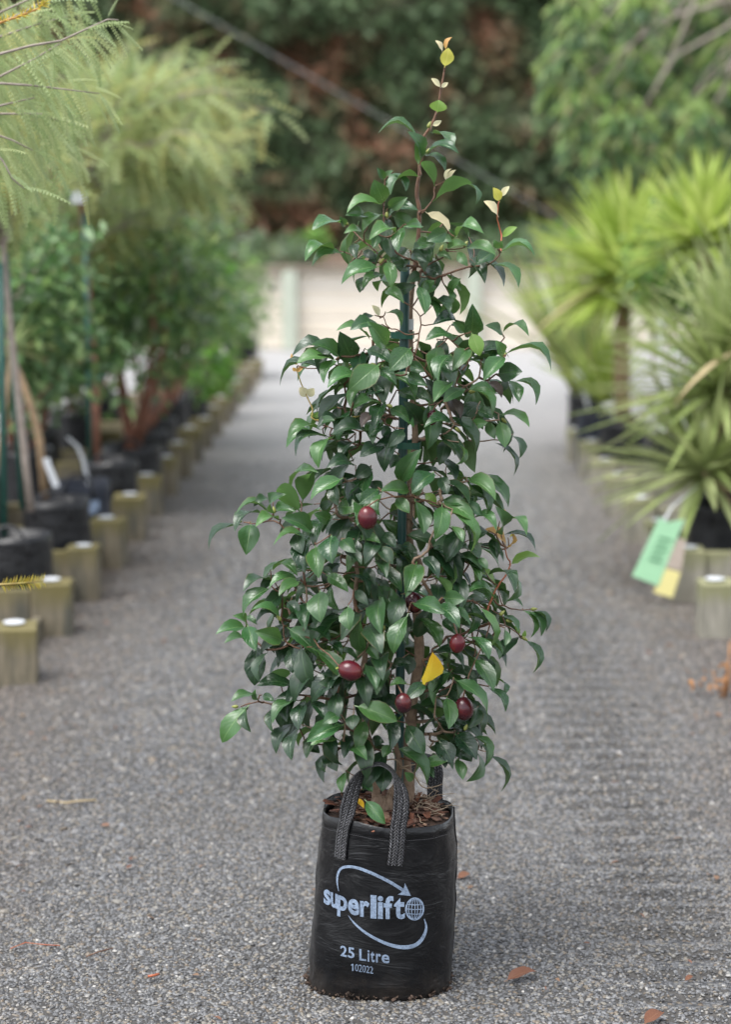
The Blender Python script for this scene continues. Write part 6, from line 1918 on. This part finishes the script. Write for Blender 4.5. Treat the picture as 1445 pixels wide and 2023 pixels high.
# ------------------------------------------------------------------ green stake and ties
st0, st1 = PT(788, 1600, SY - .012), PT(801, 505, SY - .012)
stk = empty('plant_stake', st0, 'dark green plastic stake standing in the printed bag against the camellia trunk', 'stake')
mb = MB()
pts = [st0.lerp(st1, k / 24) for k in range(25)]
mb.tube([st0 - Vector((0, 0, .03))] + pts, [.0095 + (.0004 if k % 2 else 0) for k in range(26)], 12)
mb.build('rod', M['stake'], stk)
def tie(y, x0, x1, tx):
    a, b = PT(x0, y, SY - .03), PT(x1, y + 2, SY - .03)
    ce = PT(tx, y, SY + .01)
    mb = MB()
    path = [a, a.lerp(b, .3) + Vector((0, -.004, 0)), a.lerp(b, .7) + Vector((0, -.004, 0)), b, Vector((b.x + .004, SY + .02, b.z)), Vector((ce.x, SY + .035, b.z)), Vector((st0.x - .004, SY + .03, b.z)), Vector((lerp(a.x, b.x, .22), SY, a.z)), a.lerp(b, .22) + Vector((0, -.001, 0))]
    vv, ff = [], []
    for p in path:
        vv += [p + Vector((0, 0, -.0068)), p + Vector((0, 0, .0068)), p + Vector((0, .0015, .0068)), p + Vector((0, .0015, -.0068))]
    for i in range(len(path) - 1):
        for k in range(4): ff.append((i * 4 + k, i * 4 + (k + 1) % 4, (i + 1) * 4 + (k + 1) % 4, (i + 1) * 4 + k))
    mb.add(vv, ff); mb.build('tie', M['tie'], stk, False)
tie(662, 772, 816, 811); tie(880, 780, 830, 821); tie(1083, 762, 815, 812)
mb = MB(); mb.box(PT(812, 641, SY + .0), (.012, .002, .022), .1)
tag(mb.build('paper_tag', M['tagwhite'], None, False), 'tiny white paper tag tucked beside the camellia stake', 'tag')

# leaves lying in the bag
def lying(name, base, tip, tone, vi, label, z=None, w=.5, group=None, up=(0, -.2, 1)):
    b, t = Vector(base), Vector(tip)
    o = bpy.data.objects.new(name, LM[vi]); COL.objects.link(o)
    L = (t - b).length
    o.matrix_world = frame_matrix(b, t - b, up, L, L * w, L)
    o.material_slots[0].link = 'OBJECT'; o.material_slots[0].material = M['leaf_' + tone]
    return tag(o, label, 'leaf', group)
def atz(x, y, z): return GZ(x, y, z)
lying('fallen_leaf', PT(*c1(580, 470), 3.985), PT(*c1(712, 628), 3.958), 'l', 2, 'green fallen leaf propped inside the bag rim between the handle straps', w=.52, up=(-.35, -.8, .7))
lying('fallen_leaf', PT(*c1(510, 455), 4.0), PT(*c1(560, 520), 3.985), 'Y', 1, 'yellowing leaf lying on the bark chips beside the green one', w=.6, up=(.3, -.5, .8))
G0 = .019
for (bx, by, tx, ty, tone, w, lab) in ((1003, 1936, 1062, 1920, 'b', .42, 'curled red-brown dead leaf on the gravel to the right of the bag, lying whole'),
                                       (1275, 2022, 1312, 2000, 'b', .5, 'dull brown dead leaf on the gravel, the one farthest in front of the bag'),
                                       (905, 1735, 930, 1726, 'b', .6, 'small dark dead leaf on the gravel just beside the bag'),
                                       (1355, 1937, 1370, 1928, 'b', .5, 'tiny reddish dead leaf on the gravel beyond the curled brown one')):
    b, t = GZ(bx, by, G0), GZ(tx, ty, G0 + .004)
    lying('fallen_leaf', b, t, tone, 0, lab, w=w, up=(rnd(-.2, .2), -.3, 1))
# a few thin dry twigs
for (pts, lab, r, m) in (([(170, 1890), (195, 1880), (222, 1873)], 'thin dark twig lying on the gravel beside the red grass stems', .0016, 'twig'),
                         ([(20, 1874), (50, 1862), (85, 1866), (118, 1868)], 'thin red grass stem lying on the gravel', .0013, 'twig_red'),
                         ([(292, 1929), (305, 1927), (314, 1924)], 'short reddish wood splinter on the gravel', .003, 'twig_red'),
                         ([(92, 1582), (130, 1586), (150, 1583), (190, 1580)], 'pale straw stem lying on the gravel near the edging', .003, 'dryblade')):
    mb = MB(); mb.tube([GZ(x, y, .026) for x, y in pts], r, 5)
    tag(mb.build('dry_twig', M[m]), lab, 'twig')
# brown litter washed to the sides of the path and between
n = 420
xs_ = np.concatenate([RNG.normal(-1.08, .16, 170), RNG.normal(1.12, .14, 110), RNG.uniform(-1.0, 1.0, 140)])
ys_ = np.concatenate([4.2 + 9 * RNG.random(170) ** 1.3, 4.4 + 8 * RNG.random(110) ** 1.3, 3.7 + 9 * RNG.random(140) ** 1.2])
zz = np.where(ys_ < 8.3, .022, .006)
pos = np.stack([xs_, ys_, zz], 1)
L = RNG.uniform(.012, .034, n)
dd = unit_sphere(n) * [1, 1, .15]
o = scatter('leaf_litter', *LT2, pos, dd, unit_sphere(n) * .35 + [0, 0, 1], L, L * RNG.uniform(.25, .6, n), M['litter'])
tag(o, 'scraps of dry brown leaf litter scattered over the gravel', 'litter')
# orange dry weed by the right-hand edging
wd = empty('dry_weed', GZ(1432, 1385, 0), 'dry orange-brown weed stalk at the foot of the grey edging', 'weed')
b = GZ(1432, 1385, 0)
for k in range(5):
    mb = MB(); d = Vector((rnd(-.05, .03), rnd(-.03, .03), rnd(.1, .24)))
    mb.tube([b, b + d * .5 + Vector((rnd(-.01, .01), 0, 0)), b + d], [.004, .003, .002], 5)
    mb.build('stalk', simple_mat('dry_weed', (.36, .17, .06), (.25, .12, .05), 30, .7, .1) if k == 0 else bpy.data.materials['dry_weed'], wd)
P = [b + Vector((rnd(-.14, .06), rnd(-.05, .05), rnd(.02, .12))) for _ in range(40)]
Ln = RNG.uniform(.02, .045, 40)
scatter('dry_leaves', *LT1, P, unit_sphere(40), unit_sphere(40), Ln, Ln * .35, bpy.data.materials['dry_weed'], parent=wd)
print('objects', len(bpy.data.objects))
print('fronds', len(kt.children))
